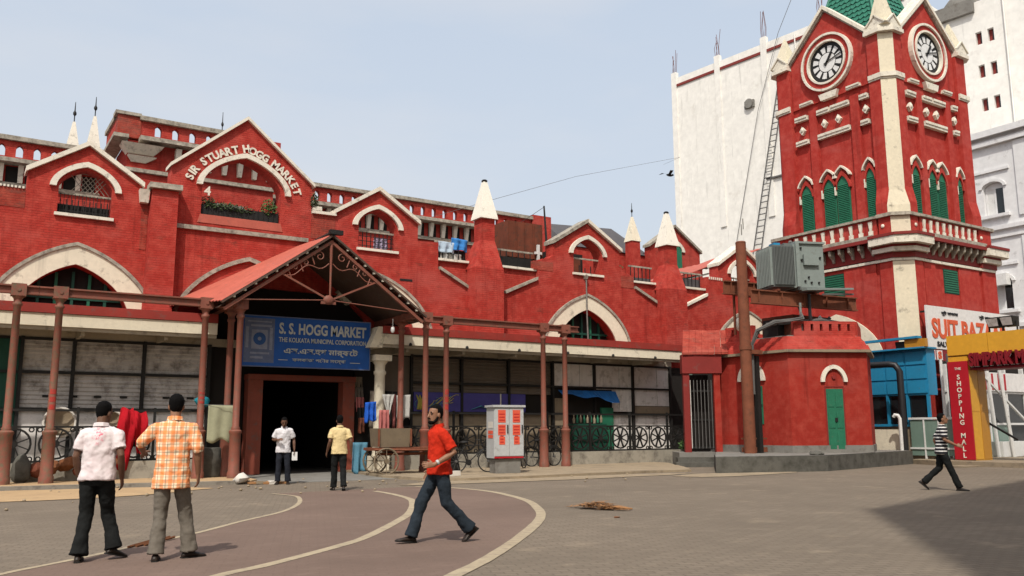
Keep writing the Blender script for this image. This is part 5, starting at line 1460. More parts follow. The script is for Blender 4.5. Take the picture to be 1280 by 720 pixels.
# tall building outside the frame to the right: it casts the shade on the paving
ob_ = thing('corner_building', 'tall plain building standing to the right of the square', 'building', (12, -4, 0))
c0 = Vector((2.35, -2.7)); e1 = Vector((cos(radians(15)), sin(radians(15)))); e2 = Vector((-.736, -.677))
fp = [tuple(c0), tuple(c0 + e1 * 34), tuple(c0 + e1 * 34 + e2 * 14), tuple(c0 + e2 * 14)]
ob('wall', MB().poly(fp, 0, 22.0), CREAM, ob_)
BTm = TR((c0.x, c0.y, 0), radians(195)) @ Matrix.Translation((-27, 0, 0))
for zz in (3.5, 7.0, 10.5, 14.0, 17.5):
    for k in range(8):
        f = ob('window', MB().box(1.5 + k * 3, 2.7 + k * 3, -.05, -.002, zz, zz + 1.6), GREEND, ob_, BTm)
    ob('string_course', MB().box(0, 26, -.12, -.002, zz - .5, zz - .35), COPE, ob_, BTm)

# ------------------------------------------------------------------ street things
# electrical cabinet
CT = TR((14.52, 22.95, .08), radians(-9))
cbn = thing('electrical_cabinet', 'silver two-door electrical cabinet with red notices on a concrete base', 'cabinet', (14.52, 22.95, .08), az=radians(-9))
ob('base', MB().box(-.42, .40, -.24, .26, 0, .42).jitter(.03, 2), CONC, cbn, CT)
ob('body', MB().box(-.50, .48, -.30, .30, .45, 1.98), CABS, cbn, CT)
ob('lid', MB().box(-.55, .53, -.36, .34, 1.985, 2.05), CABS, cbn, CT)
ob('bottom_rail', MB().box(-.49, .47, -.315, -.301, .45, .50), CRIM, cbn, CT)
for x0 in (-.485, .0):
    dr = ob('door', MB().box(x0 + .005, x0 + .475, -.32, -.301, .52, 1.93), CABS, cbn, CT)
    ob('handle', MB().box(x0 + .41, x0 + .44, -.35, -.321, 1.2, 1.45), BLACK, dr, CT)
    for z0, z1 in ((1.52, 1.90), (1.14, 1.46), (.86, 1.10)):
        s = .0 if z0 > .9 else .04
        ob('notice', MB().box(x0 + .11 + s, x0 + .36 - s * .5, -.328, -.322, z0, z1), NOTICE, dr, CT)
        for q in range(3):
            ob('notice_line', MB().box(x0 + .14 + s, x0 + .33 - s, -.331, -.3285, z0 + .06 + q * .09, z0 + .085 + q * .09), CRIM, dr, CT)
for z0, z1, m_ in ((1.35, 1.55, PAPER), (1.18, 1.28, NOTICE), (1.05, 1.15, NOTICE)):
    ob('sticker', MB().box(-.508, -.502, -.22, .15, z0, z1), m_, cbn, CT)

def bicycle(loc, az, label, col):
    T = TR(loc, az)
    t = thing('bicycle', label, 'bicycle', loc, 'parked bicycles', az)
    for x in (-.52, .52):
        w = ob('wheel', MB().tube([(x + .33 * cos(a), 0, .34 + .33 * sin(a)) for a in [2 * pi * k / 24 for k in range(25)]], .022, 6, False), BLACK, t, T)
        s = MB()
        for k in range(10):
            a = 2 * pi * k / 10
            s.bar((x, 0, .34), (x + .32 * cos(a), 0, .34 + .32 * sin(a)), .006)
        s.disc((x, .34), .035, -.05, .05, 10)
        ob('spokes', s, CABLE, w, T)
        ob('mudguard', MB().tube([(x + .38 * cos(a), 0, .34 + .38 * sin(a)) for a in [pi * (.1 + .8 * k / 12) for k in range(13)]], .02, 6), col, t, T)
    f = MB()
    for p, q in (((-.52, 0, .34), (-.12, 0, .30)), ((-.12, 0, .30), (-.24, 0, .85)), ((-.24, 0, .82), (.34, 0, .84)), ((-.12, 0, .30), (.36, 0, .74)), ((-.52, 0, .34), (-.24, 0, .80)), ((.52, 0, .34), (.33, 0, .92))):
        f.tube([p, q], .018, 7)
    ob('frame', f, col, t, T)
    ob('handlebar', MB().tube([(.20, -.27, 1.0), (.32, -.20, .98), (.34, 0, .97), (.32, .20, .98), (.20, .27, 1.0)], .012, 6), BLACK, t, T)
    ob('saddle', MB().ell((-.26, 0, .92), (.14, .09, .045), 10, 6), BLACK, t, T)
    ob('carrier', MB().box(-.85, -.42, -.07, .07, .70, .72), BLACK, t, T)
    ob('crank', MB().disc((-.12, .30), .09, -.04, -.03, 14).bar((-.12, -.06, .30), (-.05, -.06, .14), .02).bar((-.12, .06, .30), (-.19, .06, .46), .02), BLACK, t, T)
bicycle((13.9, 23.9, .08), radians(-14), 'black bicycle parked behind the silver cabinet, front wheel showing left', BLACK)
bicycle((18.25, 26.30, .08), radians(4), 'black bicycle parked between the two right salmon posts', BLACK)
bicycle((16.3, 24.9, .08), radians(38), 'black bicycle standing right of the silver cabinet', PIPEB)
for i, (x, y, s) in enumerate(((16.05, 26.2, 1.0), (16.9, 26.35, .9))):
    b = MB()
    b.ell((x, y, .72 * s), (.34, .24, .42), 10, 8).ell((x + .15, y - .1, 1.35 * s), (.26, .2, .30), 10, 8).jitter(.10, 4)
    solo('black_bundle', b, BLACK, ('lumpy black bundle piled beside the silver cabinet', 'lumpy black bundle nearest the right salmon posts')[i], 'bundle', 'bundles by the railing')

# hand cart
HT = TR((11.75, 24.75, .08), radians(-4))
hc = thing('hand_cart', 'wooden hand cart with spoked wheels and a tan box', 'cart', (11.75, 24.75, .08), az=radians(-4))
ob('box', MB().taper((-.74, .22, -.38, .38), .80, (-.78, .26, -.42, .42), 1.36), WOOD, hc, HT)
for k in range(2):
    x = -.80 + k * 1.03
    ob('batten', MB().box(x, x + .05, -.445, -.40, .82, 1.34), RUST, hc, HT)
ob('platform', MB().box(-.95, 1.15, -.45, .45, .70, .78), RUST, hc, HT)
for y in (-.43, .43):
    ob('shaft', MB().tube([(-.9, y, .72), (1.0, y, .70), (1.55, y, .62)], .035, 8), RUST, hc, HT)
    for x in (-.55,):
        w = ob('wheel', MB().tube([(x + .38 * cos(a), y * 1.15, .38 + .38 * sin(a)) for a in [2 * pi * k / 22 for k in range(23)]], .03, 6, False), WOOD, hc, HT)
        s = MB().disc((x, .38), .07, y * 1.15 - .06, y * 1.15 + .06, 10)
        for k in range(8):
            a = 2 * pi * k / 8
            s.bar((x, y * 1.15, .38), (x + .36 * cos(a), y * 1.15, .38 + .36 * sin(a)), .018)
        ob('spokes', s, WOOD, w, HT)
for x in (1.05,):
    ob('prop_leg', MB().bar((x, -.3, .7), (x, -.3, .0), .05).bar((x, .3, .7), (x, .3, .0), .05), WOOD, hc, HT)
ob('slat', MB().box(-.7, 1.0, -.05, .05, .55, .62), RUST, hc, HT)

def cloth(pts_top, drop, y, mat, name, label, cat, group=None, wav=.05, seed=0, nz=10, nx=14, taper=0):
    mb = MB(); (xa, za), (xb, zb) = pts_top
    for i in range(nx + 1):
        for j in range(nz + 1):
            u, v = i / nx, j / nz
            x = xa + (xb - xa) * (u + taper * v * (.5 - u))
            z = za + (zb - za) * u - drop * v * (1 + .06 * sin(u * 9 + seed))
            yy = y + wav * sin(u * 14 + seed + v * 1.5) * (.3 + v) + wav * .6 * noise.noise(Vector((u * 4, v * 4, seed)))
            mb.v.append((x, yy, z))
    w = nz + 1
    mb.f = [[i * w + j, (i + 1) * w + j, (i + 1) * w + j + 1, i * w + j + 1] for i in range(nx) for j in range(nz)]
    mb.sm = set(range(len(mb.f)))
    o = solo(name, mb, mat, label, cat, group)
    so_ = o.modifiers.new('thickness', 'SOLIDIFY'); so_.thickness = .012
    return o
def fab(name, col, var=.2, scale=4): return M(name, col, .9, var, scale=scale, bump=.25, bscale=220, spec=.1)
FRED = fab('crimson_cloth', (.40, .010, .018), .4); FSAGE = fab('sage_cloth', (.33, .33, .22)); FBLUE = fab('bright_blue_cloth', (.02, .10, .48))
FPINK = fab('dusty_pink_cloth', (.42, .14, .13)); FGREY = fab('pale_grey_cloth', (.46, .45, .42)); FTEAL = fab('teal_cloth', (.02, .20, .26)); FLB = fab('faded_blue_cloth', (.10, .24, .33))
# red cloth thrown over the left railing
rc = MB()
for k, (x, w) in enumerate(((4.26, .30), (4.56, .26))):
    n = 14
    for i in range(n + 1):
        v = i / n
        for j in range(9):
            u = j / 8
            rc.v.append((x + (u - .5) * w * (1.1 + .5 * sin(v * 3 + k)) + .12 * (v if k else -.7 * v), 26.66 - .18 * sin(pi * min(1, v * 1.5)) + .07 * sin(u * 9 + v * 5 + k), 2.02 - .1 * k - v * (1.72 - .55 * k) + .04 * sin(u * 7)))
    o_ = k * 9 * (n + 1)
    rc.f += [[o_ + i * 9 + j, o_ + i * 9 + j + 1, o_ + (i + 1) * 9 + j + 1, o_ + (i + 1) * 9 + j] for i in range(n) for j in range(8)]
rc.sm = set(range(len(rc.f)))
o = solo('red_cloth', rc, FRED, 'crimson cloth hung over the left railing between the two men', 'cloth')
o.modifiers.new('thickness', 'SOLIDIFY').thickness = .012
cloth(((6.20, 2.12), (6.98, 2.10)), 1.02, 25.5, FSAGE, 'towel', 'sage green towel hung between two salmon posts', 'towel', wav=.02)
solo('clothes_line', MB().tube([(6.05, 25.52, 2.12), (6.95, 25.32, 2.10)], .008, 4), CABLE, 'line holding the sage towel between posts', 'line')
solo('teal_bundle', MB().ell((6.35, 26.75, 2.25), (.22, .16, .16), 12, 8).jitter(.06, 6), FTEAL, 'teal plastic bundle on the railing above the sage towel', 'bundle')
solo('water_drum', MB().lathe([(.30, 0), (.33, .05), (.32, .4), (.34, .45), (.32, .8), (.28, .84)], (6.52, 26.35, .07), 14).jitter(.02, 3), CONCD, 'dark squat drum standing beneath the sage towel', 'drum')
cloth(((11.22, 2.26), (11.60, 2.30)), .62, 26.1, FBLUE, 'blue_shirt', 'bright blue shirt hanging left of the stone column', 'shirt', 'clothes hung by the stone column', seed=1)
cloth(((11.62, 2.02), (11.96, 2.03)), .95, 25.9, FPINK, 'pink_cloth', 'dusty pink cloth hanging in front of the stone column', 'cloth', 'clothes hung by the stone column', seed=2)
cloth(((11.98, 2.55), (12.42, 2.56)), .72, 26.5, FGREY, 'grey_cloth', 'grey cloth tied round the stone column', 'cloth', 'clothes hung by the stone column', seed=3, taper=.9)
cloth(((12.45, 2.52), (12.95, 2.55)), .80, 26.4, FGREY, 'grey_shirt', 'pale grey shirt hanging right of the stone column', 'shirt', 'clothes hung by the stone column', seed=4)
cloth(((10.98, 1.0), (11.5, 1.0)), .95, 26.5, FLB, 'blue_sack', 'faded blue sack standing at the foot of the clothes stall', 'sack', seed=5)
for i in range(7):
    m_ = (SHUTB, RUSTD, BOARDT, DARK, FPINK, SHUTB, BLACK)[i]
    cloth(((11.9 + .16 * i, 2.7 - .1 * (i % 3)), (12.25 + .17 * i, 2.7 - .1 * (i % 3))), 1.2 + .2 * (i % 2), 27.3 + .05 * i, m_, 'hanging_garment', 'dark garment in the shade behind the stone column, %s' % ('leftmost of seven', 'second from the left', 'third from the left', 'middle one', 'third from the right', 'second from the right', 'rightmost of seven')[i], 'garment', 'dark garments behind the stone column', seed=6 + i)
for i in range(5):
    cloth(((11.62 + .02 * i, 3.2 - .35 * i), (11.95, 3.2 - .35 * i)), .5, FY - .1 - .08 * i, (BOARDT, SHUTB, FPINK, BLACK, RUSTD)[i], 'hanging_garment', 'dark garment beside the entrance door frame, %s' % ('topmost of five', 'second from the top', 'third from the top', 'fourth from the top', 'lowest of five')[i], 'garment', 'dark garments beside the door frame', seed=20 + i)
# terrace washing, tank, mast
cloth(((15.05, 8.44), (15.75, 8.42)), .42, FY + .28, fab('pale_blue_cloth', (.42, .52, .62)), 'washing', 'pale cloth drying on the terrace rail left of the pinnacle', 'washing', 'washing on the terrace rail', seed=30)
cloth(((15.6, 8.62), (16.3, 8.58)), .45, FY + .25, fab('sky_blue_cloth', (.05, .22, .55)), 'washing', 'blue cloth drying on the terrace rail left of the pinnacle', 'washing', 'washing on the terrace rail', seed=31)
cloth(((15.2, 8.02), (16.1, 8.02)), .34, FY + .36, FGREY, 'washing', 'white cloth drying low on the terrace screen left of the pinnacle', 'washing', 'washing on the terrace rail', seed=32)
cloth(((12.45, 8.28), (12.98, 8.28)), .42, FY + .32, fab('pale_violet_cloth', (.50, .42, .58)), 'washing', 'pale cloth hanging behind the bars of the arched gable window', 'washing', seed=33)
wt = thing('water_tank', 'rusty brown sheet iron tank on the terrace right of the pinnacle', 'tank', (19.9, 29.6, 7.5))
ob('tank', MB().box(18.6, 20.3, 29.2, 30.4, 8.35, 9.85), RUSTD, wt)
for k in range(5):
    ob('rib', MB().box(18.6 + k * .42, 18.64 + k * .42, 29.16, 29.2, 8.36, 9.84), RUSTD, wt)
for x in (18.7, 20.2):
    ob('leg', MB().box(x - .05, x + .05, 29.25, 30.3, 7.5, 8.345), RUSTD, wt)
solo('mast', MB().tube([(21.15, 30, 7.6), (21.1, 30, 9.5), (21.0, 30, 10.95)], [.05, .05, .035], 6), BLACK, 'thin dark mast on the terrace behind the third gable', 'mast')
solo('white_figure', MB().box(20.0, 20.1, FY + .85, FY + .95, 8.0, 8.95).box(19.88, 20.22, FY + .86, FY + .94, 8.55, 8.65), WPAINT, 'small white post left of the third gable', 'post')
# planter in the tall gable
pt = thing('planter', 'long dark planter with trailing plants in the tall gable opening', 'planter', (7.6, FY + .2, 8.3))
ob('trough', MB().box(6.32, 8.86, FY + .12, FY + .4, 8.28, 8.62), BLACK, pt)
def leaves(c, r, n, size, seed, flat=1.0):
    q = random.Random(seed); mb = MB()
    for i in range(n):
        while True:
            p = Vector((q.uniform(-1, 1), q.uniform(-1, 1), q.uniform(-1, 1)))
            if p.length < 1: break
        p = Vector((c[0] + p.x * r[0], c[1] + p.y * r[1], c[2] + p.z * r[2]))
        a = Vector((q.gauss(0, 1), q.gauss(0, 1), q.gauss(0, .7))).normalized(); b = a.orthogonal().normalized()
        s = size * q.uniform(.6, 1.3)
        mb.add([p - a * s, p + b * s * .45, p + a * s, p - b * s * .45], [(0, 1, 2, 3)])
    return mb
ob('foliage', leaves((7.2, FY + .15, 8.62), (.95, .14, .16), 420, .055, 1), LEAFD, pt, kind='stuff')
ob('foliage', leaves((8.55, FY + .18, 8.75), (.28, .16, .35), 340, .055, 2), LEAF, pt, kind='stuff')
ob('foliage', leaves((6.55, FY + .2, 8.72), (.25, .14, .22), 160, .055, 3), LEAFD, pt, kind='stuff')
for i in range(16):
    ob('planter_bar', MB().box(6.35 + i * .165, 6.37 + i * .165, FY + .09, FY + .115, 8.27, 8.66), BLACK, pt)
ob('planter_debris', MB().box(6.5, 7.7, FY + .2, FY + .42, 8.62, 8.74).jitter(.06, 3), CONC, pt)
pts_ = [('small leafy weed growing from the right end of the plinth', (25.35, 26.4, .75), (.28, .2, .25)), ('small weed growing from the wall cap beside the tall gable', (10.05, FY - .05, 9.2), (.14, .1, .3)),
        ('tuft of weeds behind the third gable', (24.0, FY + .6, 8.3), (.35, .2, .22))]
for i, (lb, c, r) in enumerate(pts_):
    p = thing('weed', lb, 'plant', (c[0], c[1], c[2] - r[2]))
    ob('leaves', leaves(c, r, 170, .06, 40 + i), LEAF if i == 0 else LEAFD, p, kind='stuff')
    ob('stem', MB().tube([(c[0], c[1], c[2] - r[2] - .15), (c[0] + .03, c[1], c[2])], .012, 5), WOOD, p)
# things behind the left railing: baskets and rag bundles
for i, (x, z, r) in enumerate(((2.62, 1.62, .40), (3.95, 1.68, .26))):
    b = thing('basket', ('wide round basket leaning behind the left railing', 'small upright basket behind the left railing beside the white shirt')[i], 'basket', (x, 27.1, z - r))
    ob('bowl', MB().lathe([(.02, -.12), (r * .6, -.10), (r * .95, .02), (r, .08), (r * .9, .07), (r * .5, -.04), (.02, -.06)], (0, 0, 0), 18), BOARDT, b, Matrix.Translation((x, 27.12, z)) @ Matrix.Rotation(radians(82), 4, 'X'))
    ob('rim', MB().tube([(r * cos(a), r * sin(a), .08) for a in [2 * pi * k / 20 for k in range(21)]], .035, 6, False), PAPER, b, Matrix.Translation((x, 27.12, z)) @ Matrix.Rotation(radians(82), 4, 'X'))
for i in range(6):
    x = 2.15 + i * .34
    solo('rag_bundle', MB().ell((x, 26.5 - .05 * (i % 2), .36 + .08 * (i % 3)), (.20, .15, .20), 10, 7).jitter(.10, 5), RAG if i % 3 else RUSTD, 'brown rag bundle against the left plinth, %s' % ('leftmost of six', 'second from the left', 'third from the left', 'fourth from the left', 'fifth from the left', 'rightmost of six')[i], 'rag bundle', 'rag bundles against the left plinth')
solo('dark_sack', MB().ell((1.75, 26.45, .42), (.26, .2, .38), 12, 8).jitter(.06, 4), CONCD, 'dark grey sack against the plinth by the second left post', 'sack')
# small litter
solo('white_box', MB().box(12.85, 13.3, 22.25, 22.5, .08, .22).jitter(.02, 3), PAPER, 'low white box on the kerb behind the man in red', 'box', T=TR((-.75, 0, 0)))
solo('black_bag', MB().taper((13.25, 13.65, 24.2, 24.5), .08, (13.3, 13.55, 24.25, 24.45), .75).jitter(.04, 3), BLACK, 'black bag on the pavement behind the man in red', 'bag')
tr = thing('litter_heap', 'small heap of white and tan litter by the entrance pavement', 'litter', (6.9, 23.3, .0))
ob('white_plastic', MB().ell((6.62, 23.45, .14), (.20, .22, .14), 10, 7).jitter(.09, 5), PAPER, tr)
for i in range(5):
    ob('scrap', MB().box(6.75 + i * .17, 7.0 + i * .17, 23.1 - .05 * i, 23.35 - .05 * i, .015, .06 + .02 * (i % 2)).jitter(.04, 4), (STRAW, BOARDT, STRAW, PAPER, STRAW)[i], tr)
q = random.Random(5)
dl = MB()
for i in range(300):
    t = q.gauss(0, .24); s = q.gauss(0, .11)
    x, y = 9.74 + .25 * t - .9 * s, 12.35 - .95 * t - .25 * s * 0
    a = q.uniform(0, 2 * pi); l = q.uniform(.05, .16)
    z = .02 + max(0, .11 - .22 * abs(t)) * q.random()
    dl.add([(x - l * cos(a), y - l * sin(a), z), (x + .012 * sin(a), y - .012 * cos(a), z + .012), (x + l * cos(a), y + l * sin(a), z + q.uniform(0, .04)), (x - .012 * sin(a), y + .012 * cos(a), z + .012)], [(0, 1, 2, 3)])
ob('leaf_litter', dl, STRAW, kind='stuff', label='small heap of dry brown leaf litter lying on the paving', category='litter')
solo('dry_stick', MB().tube([(9.72, 12.2, .03), (9.88, 12.0, .05), (10.05, 11.8, .03)], [.02, .03, .015], 6), STRAW, 'dry brown stick at the edge of the leaf litter', 'stick')
solo('dead_leaf', MB().ell((9.05, 11.0, .02), (.07, .04, .015), 8, 5).jitter(.02, 8), RAG, 'single dead leaf on the paving near the leaf litter', 'leaf')
solo('dark_heap', MB().ell((24.35, 19.2, .57), (.28, .2, .09), 12, 6).jitter(.06, 5), CONCD, 'dark heap of rubbish on the front corner of the slab', 'heap')
sticks = MB()
for i in range(3):
    sticks.tube([(1.95 + .1 * i, 11.5 + .05 * i, .02), (2.5 + .05 * i, 12.2 - .05 * i, .035)], .016, 5)
solo('dark_stick', sticks, RAG, 'dark sticks lying on the lane line between the two men', 'sticks')
mb = MB()
for i in range(140):
    x, y = q.uniform(-4, 28), q.uniform(18, 24.5)
    if y < 20.8 and x > 5 and q.random() < .6: continue
    s = q.uniform(.015, .05); mb.ell((x, y, s * .6), (s, s * q.uniform(.6, 1), s * .7), 5, 4)
ob('grit', mb, SANDG, kind='structure')
solo('manhole_cover', MB().box(30.2, 31.8, 17.6, 18.4, .0, .04).jitter(.01), BOARDT, 'flat stone cover on the paving before the gateway', 'cover')
# overhead wires and a crow
solo('overhead_wire', MB().tube([(16.6, 32, 10.3), (21.04, 34, 12.2), (30.2, 39.8, 16.2), (44.6, 45.9, 21.5), (57.5, 61.5, 27.2)], .009, 4), CABLE, 'upper thin wire crossing the sky behind the pinnacle', 'wire')
solo('overhead_wire', MB().tube([(18, 30, 9.0), (20, 30, 10.2), (21.0, 30, 10.9)], .010, 4), BLACK, 'short thin wire slanting up to the dark mast', 'wire')
cr = thing('crow', 'small black crow flying beside the white building', 'bird', (27.0, 28.5, 12.9))
ob('body', MB().ell((27.0, 28.5, 12.9), (.19, .07, .06), 10, 6).ell((27.2, 28.5, 12.94), (.06, .05, .05), 8, 6), SKYW, cr)
for s in (-1, 1):
    ob('wing', MB().add([(27.08, 28.5, 12.92), (26.92, 28.5, 12.92), (26.80, 28.5 + s * .28, 13.04), (26.98, 28.5 + s * .30, 13.05), (26.72, 28.5 + s * .42, 12.97)], [(0, 1, 2, 3), (3, 2, 4)]), SKYW, cr)

# ------------------------------------------------------------------ people
def skin_mat(name, col): return M(name, col, .55, .12, scale=6, bump=.05, spec=.35, objspace=True)
SKINA = skin_mat('dark_brown_skin', (.13, .062, .036)); SKINB = skin_mat('brown_skin', (.25, .125, .072))
HAIR = M('black_hair', (.004, .0035, .0035), .8, .3, scale=30, bump=.4, bscale=160, objspace=True, spec=.08)
SHOE = M('dark_leather', (.022, .014, .010), .5, .3, objspace=True)
EYE = M('eye', (.05, .04, .035), .3, 0, bump=0)
def garment(name, col, var=.18, dark=None):
    return M(name, col, .9, var, dark=dark, scale=5, bump=.35, bscale=130, spec=.1, objspace=True)
def pattern(name, build):
    m = bpy.data.materials.new(name); m.use_nodes = True
    nt = m.node_tree; b = nt.nodes['Principled BSDF']
    b.inputs['Roughness'].default_value = .9; b.inputs['Specular IOR Level'].default_value = .1
    sp = N(nt, 'ShaderNodeSeparateXYZ'); nt.links.new(N(nt, 'ShaderNodeTexCoord').outputs['Object'], sp.inputs[0])
    def bandn(ax, per, a, c, off=0):
        q_ = N(nt, 'ShaderNodeMath', operation='MULTIPLY_ADD'); nt.links.new(sp.outputs[ax], q_.inputs[0]); q_.inputs[1].default_value = 1 / per; q_.inputs[2].default_value = 50 + off
        f = N(nt, 'ShaderNodeMath', operation='FRACT'); nt.links.new(q_.outputs[0], f.inputs[0])
        g = N(nt, 'ShaderNodeMath', operation='COMPARE'); nt.links.new(f.outputs[0], g.inputs[0]); g.inputs[1].default_value = a; g.inputs[2].default_value = c
        return g.outputs[0]
    nt.links.new(build(nt, bandn, sp), b.inputs['Base Color'])
    return m
def plaid(nt, bd, sp):
    def half(f, s):
        h = N(nt, 'ShaderNodeMath', operation='MULTIPLY'); nt.links.new(f, h.inputs[0]); h.inputs[1].default_value = s; return h.outputs[0]
    c = mixc(nt, half(bd(1, .085, .5, .22), .6), (.74, .60, .42), (.80, .20, .03))
    c = mixc(nt, half(bd(2, .085, .5, .22), .6), c, (.80, .20, .03))
    c = mixc(nt, half(bd(1, .085, .04, .05), .65), c, (.16, .13, .10))
    c = mixc(nt, half(bd(2, .085, .04, .05), .6), c, (.16, .13, .10))
    return c
def stripes(nt, bd, sp):
    return mixc(nt, bd(2, .075, .5, .17), (.018, .018, .022), (.62, .60, .57))
PLAID = pattern('orange_plaid_cloth', plaid); STRIPES = pattern('black_white_striped_cloth', stripes)
folds = bpy.data.textures.new('folds', 'CLOUDS'); folds.noise_scale = .12; folds.noise_depth = 2
def skinned(name, mb, mat, parent, T, vox, smooth=4, fold=0, label=None):
    o = ob(name, mb, mat, parent, T, label)
    r = o.modifiers.new('remesh', 'REMESH'); r.mode = 'VOXEL'; r.voxel_size = vox; r.use_smooth_shade = True
    s = o.modifiers.new('smooth', 'SMOOTH'); s.factor = .5; s.iterations = smooth
    if fold:
        d = o.modifiers.new('folds', 'DISPLACE'); d.texture = folds; d.texture_coords = 'GLOBAL'; d.strength = fold; d.mid_level = .5
    return o
def hand(mb, w, d, n, thumb):
    """palm, four bent fingers and a thumb; d along the hand, n out of the palm, thumb towards +side or -side"""
    w, d, n = Vector(w), Vector(d).normalized(), Vector(n)
    n = (n - d * n.dot(d)).normalized(); s = d.cross(n) * thumb
    rings = []
    for t, hw, ht in ((-.015, .026, .019), (.02, .033, .017), (.055, .041, .016), (.088, .040, .013)):
        c = w + d * t
        rings.append([c + s * (hw * cos(2 * pi * k / 10)) + n * (ht * sin(2 * pi * k / 10)) for k in range(10)])
    mb.loft(rings)
    for i, L in enumerate((.068, .078, .072, .056)):
        b = w + d * .082 + s * (.031 - .0208 * i)
        sp = s * (.10 - .065 * i)
        d1 = (d + sp + n * (.22 + .05 * i)).normalized(); d2 = (d + sp + n * (.65 + .07 * i)).normalized(); d3 = (d * .8 + n * (.95 + .05 * i)).normalized()
        p1 = b + d1 * L * .45; p2 = p1 + d2 * L * .32; p3 = p2 + d3 * L * .25
        mb.tube([b - d * .012, p1, p2, p3], [.0098, .0092, .0086, .0068], 7)
    b = w + d * .022 + s * .026
    t1 = (d * .65 + s * .75 + n * .25).normalized(); t2 = (d * .9 + s * .35 + n * .35).normalized()
    mb.tube([b, b + t1 * .040, b + t1 * .040 + t2 * .032], [.0125, .0112, .008], 7)
def person(label, loc, heading, P, shirt, pants, skin, vox=.0095, hair_len=0, beard=False, hem=.78, sleeve=.62, flare=.078, shoe=SHOE, fold=.042, scale=1.0):
    root = thing('person', label, 'person', loc, None, radians(heading))
    T = TR(loc, radians(heading)) @ Matrix.Scale(scale, 4)
    lean = P.get('lean', .02); hz = P.get('hip', .92)
    def spine(z): return Vector((lean * (z - .92) / .54, 0, z + hz - .92))
    nk = spine(1.46)
    body, sh, tr_ = MB(), MB(), MB()
    def ring(c, rx, ry, n=20, tw=0): return [Vector((c.x + rx * cos(2 * pi * k / n), c.y + ry * sin(2 * pi * k / n) * 1.0, c.z)) for k in range(n)]
    body.loft([ring(spine(z), a, b) for z, a, b in ((.84, .08, .12), (1.0, .09, .14), (1.25, .10, .155), (1.38, .09, .15), (1.44, .055, .07))])
    hd = Matrix.Translation(nk + Vector((.030, 0, .030))) @ Matrix.Rotation(P.get('yaw', 0), 4, 'Z') @ Matrix.Rotation(P.get('nod', 0), 4, 'Y')
    body.tube([nk + Vector((-.005, 0, -.06)), nk + Vector((.0, 0, .02)), nk + Vector((.015, 0, .10))], [.066, .056, .056], 14)
    HR = ((.0, .035, .030, .052), (.012, .052, .045, .040), (.04, .070, .056, .026), (.07, .082, .064, .012), (.105, .090, .070, .002), (.14, .096, .074, -.004), (.175, .092, .072, -.008), (.205, .074, .060, -.011), (.225, .045, .038, -.012), (.234, .012, .012, -.012))
    body.loft([[hd @ Vector((xo + a * cos(2 * pi * k / 18), b * sin(2 * pi * k / 18), z)) for k in range(18)] for z, a, b, xo in HR])
    body.tube([hd @ Vector((.088, 0, .135)), hd @ Vector((.102, 0, .105)), hd @ Vector((.114, 0, .084)), hd @ Vector((.094, 0, .070))], [.010, .012, .017, .012], 8)
    R3 = hd.to_3x3()
    body.ell(hd @ Vector((.088, 0, .046)), (.014, .024, .010), 10, 6, R3)
    for s in (-1, 1):
        body.ell(hd @ Vector((-.004, s * .074, .100)), (.021, .012, .033), 10, 6, R3)
        body.ell(hd @ Vector((.080, s * .033, .134)), (.014, .024, .008), 8, 5, R3)
    clips = []
    for s, side in ((1, 'L'), (-1, 'R')):
        shd = spine(1.375) + Vector((0, s * .168, 0))
        el, wr = Vector(P['el' + side]), Vector(P['wr' + side])
        el.z += hz - .92; wr.z += hz - .92
        body.tube([shd, shd.lerp(el, .5), el, el.lerp(wr, .35), wr], [.050, .046, .038, .040, .026], 12)
        d = Vector(P.get('hd' + side, wr - el)); n = Vector(P.get('pn' + side, (0.15, -s, .0)))
        hand(body, wr, d, n, P.get('th' + side, 1 if (d.cross(n)).dot(Vector((1, 0, .2))) > 0 else -1))
        e2 = shd.lerp(el, min(1, sleeve)) if sleeve <= 1 else el.lerp(wr, sleeve - 1)
        path = [shd + Vector((0, -s * .07, .028)), shd + Vector((0, s * .004, -.006)), shd.lerp(el, min(.5, sleeve * .6))]
        rad = [.050, .068, .070]
        if sleeve > 1: path.append(el); rad.append(.060)
        path.append(e2); rad.append(.072 if sleeve <= 1 else .056)
        sh.tube(path, rad, 14)
        # legs
        hp = Vector((0, s * .085, hz - .04)); kn, an = Vector(P['kn' + side]), Vector(P['an' + side])
        body.tube([hp, kn, an], [.075, .055, .042], 12)
        ft = Vector((cos(P.get('toe' + side, 0)), sin(P.get('toe' + side, 0)), P.get('fp' + side, 0))).normalized()
        tr_.tube([hp + Vector((0, 0, .03)), hp.lerp(kn, .45), kn, kn.lerp(an, .5), an + (kn - an).normalized() * .0 + Vector((0, 0, -.02))], [.086, .088, .074, .070, flare], 16)
        # shoe
        side_v = Vector((-ft.y, ft.x, 0)).normalized(); upv = ft.cross(side_v)
        if upv.z < 0: upv = -upv
        rings = []
        for x, w_, h_ in ((-.075, .018, .03), (-.065, .030, .055), (-.03, .035, .075), (.03, .038, .07), (.09, .044, .05), (.14, .045, .036), (.175, .034, .028), (.192, .012, .016)):
            g = []
            for k in range(12):
                a = 2 * pi * k / 12
                z = h_ * (.45 + .55 * sin(a)) if sin(a) > 0 else h_ * .45 * (1 + sin(a) * 1.0)
                g.append(an + ft * x + side_v * (w_ * cos(a)) + upv * (z - .085))
            rings.append(g)
        o = ob('shoe', MB().loft(rings), shoe, root, T)
        sole = [[an + ft * x + side_v * (w_ * q) + upv * (zz - .085) for q, zz in ((-1, -.006), (1, -.006), (1, .010), (-1, .010))] for x, w_ in ((-.08, .028), (-.03, .037), (.05, .042), (.12, .047), (.18, .036), (.197, .014))]
        ob('sole', MB().loft(sole, True, False), BLACK, o, T)
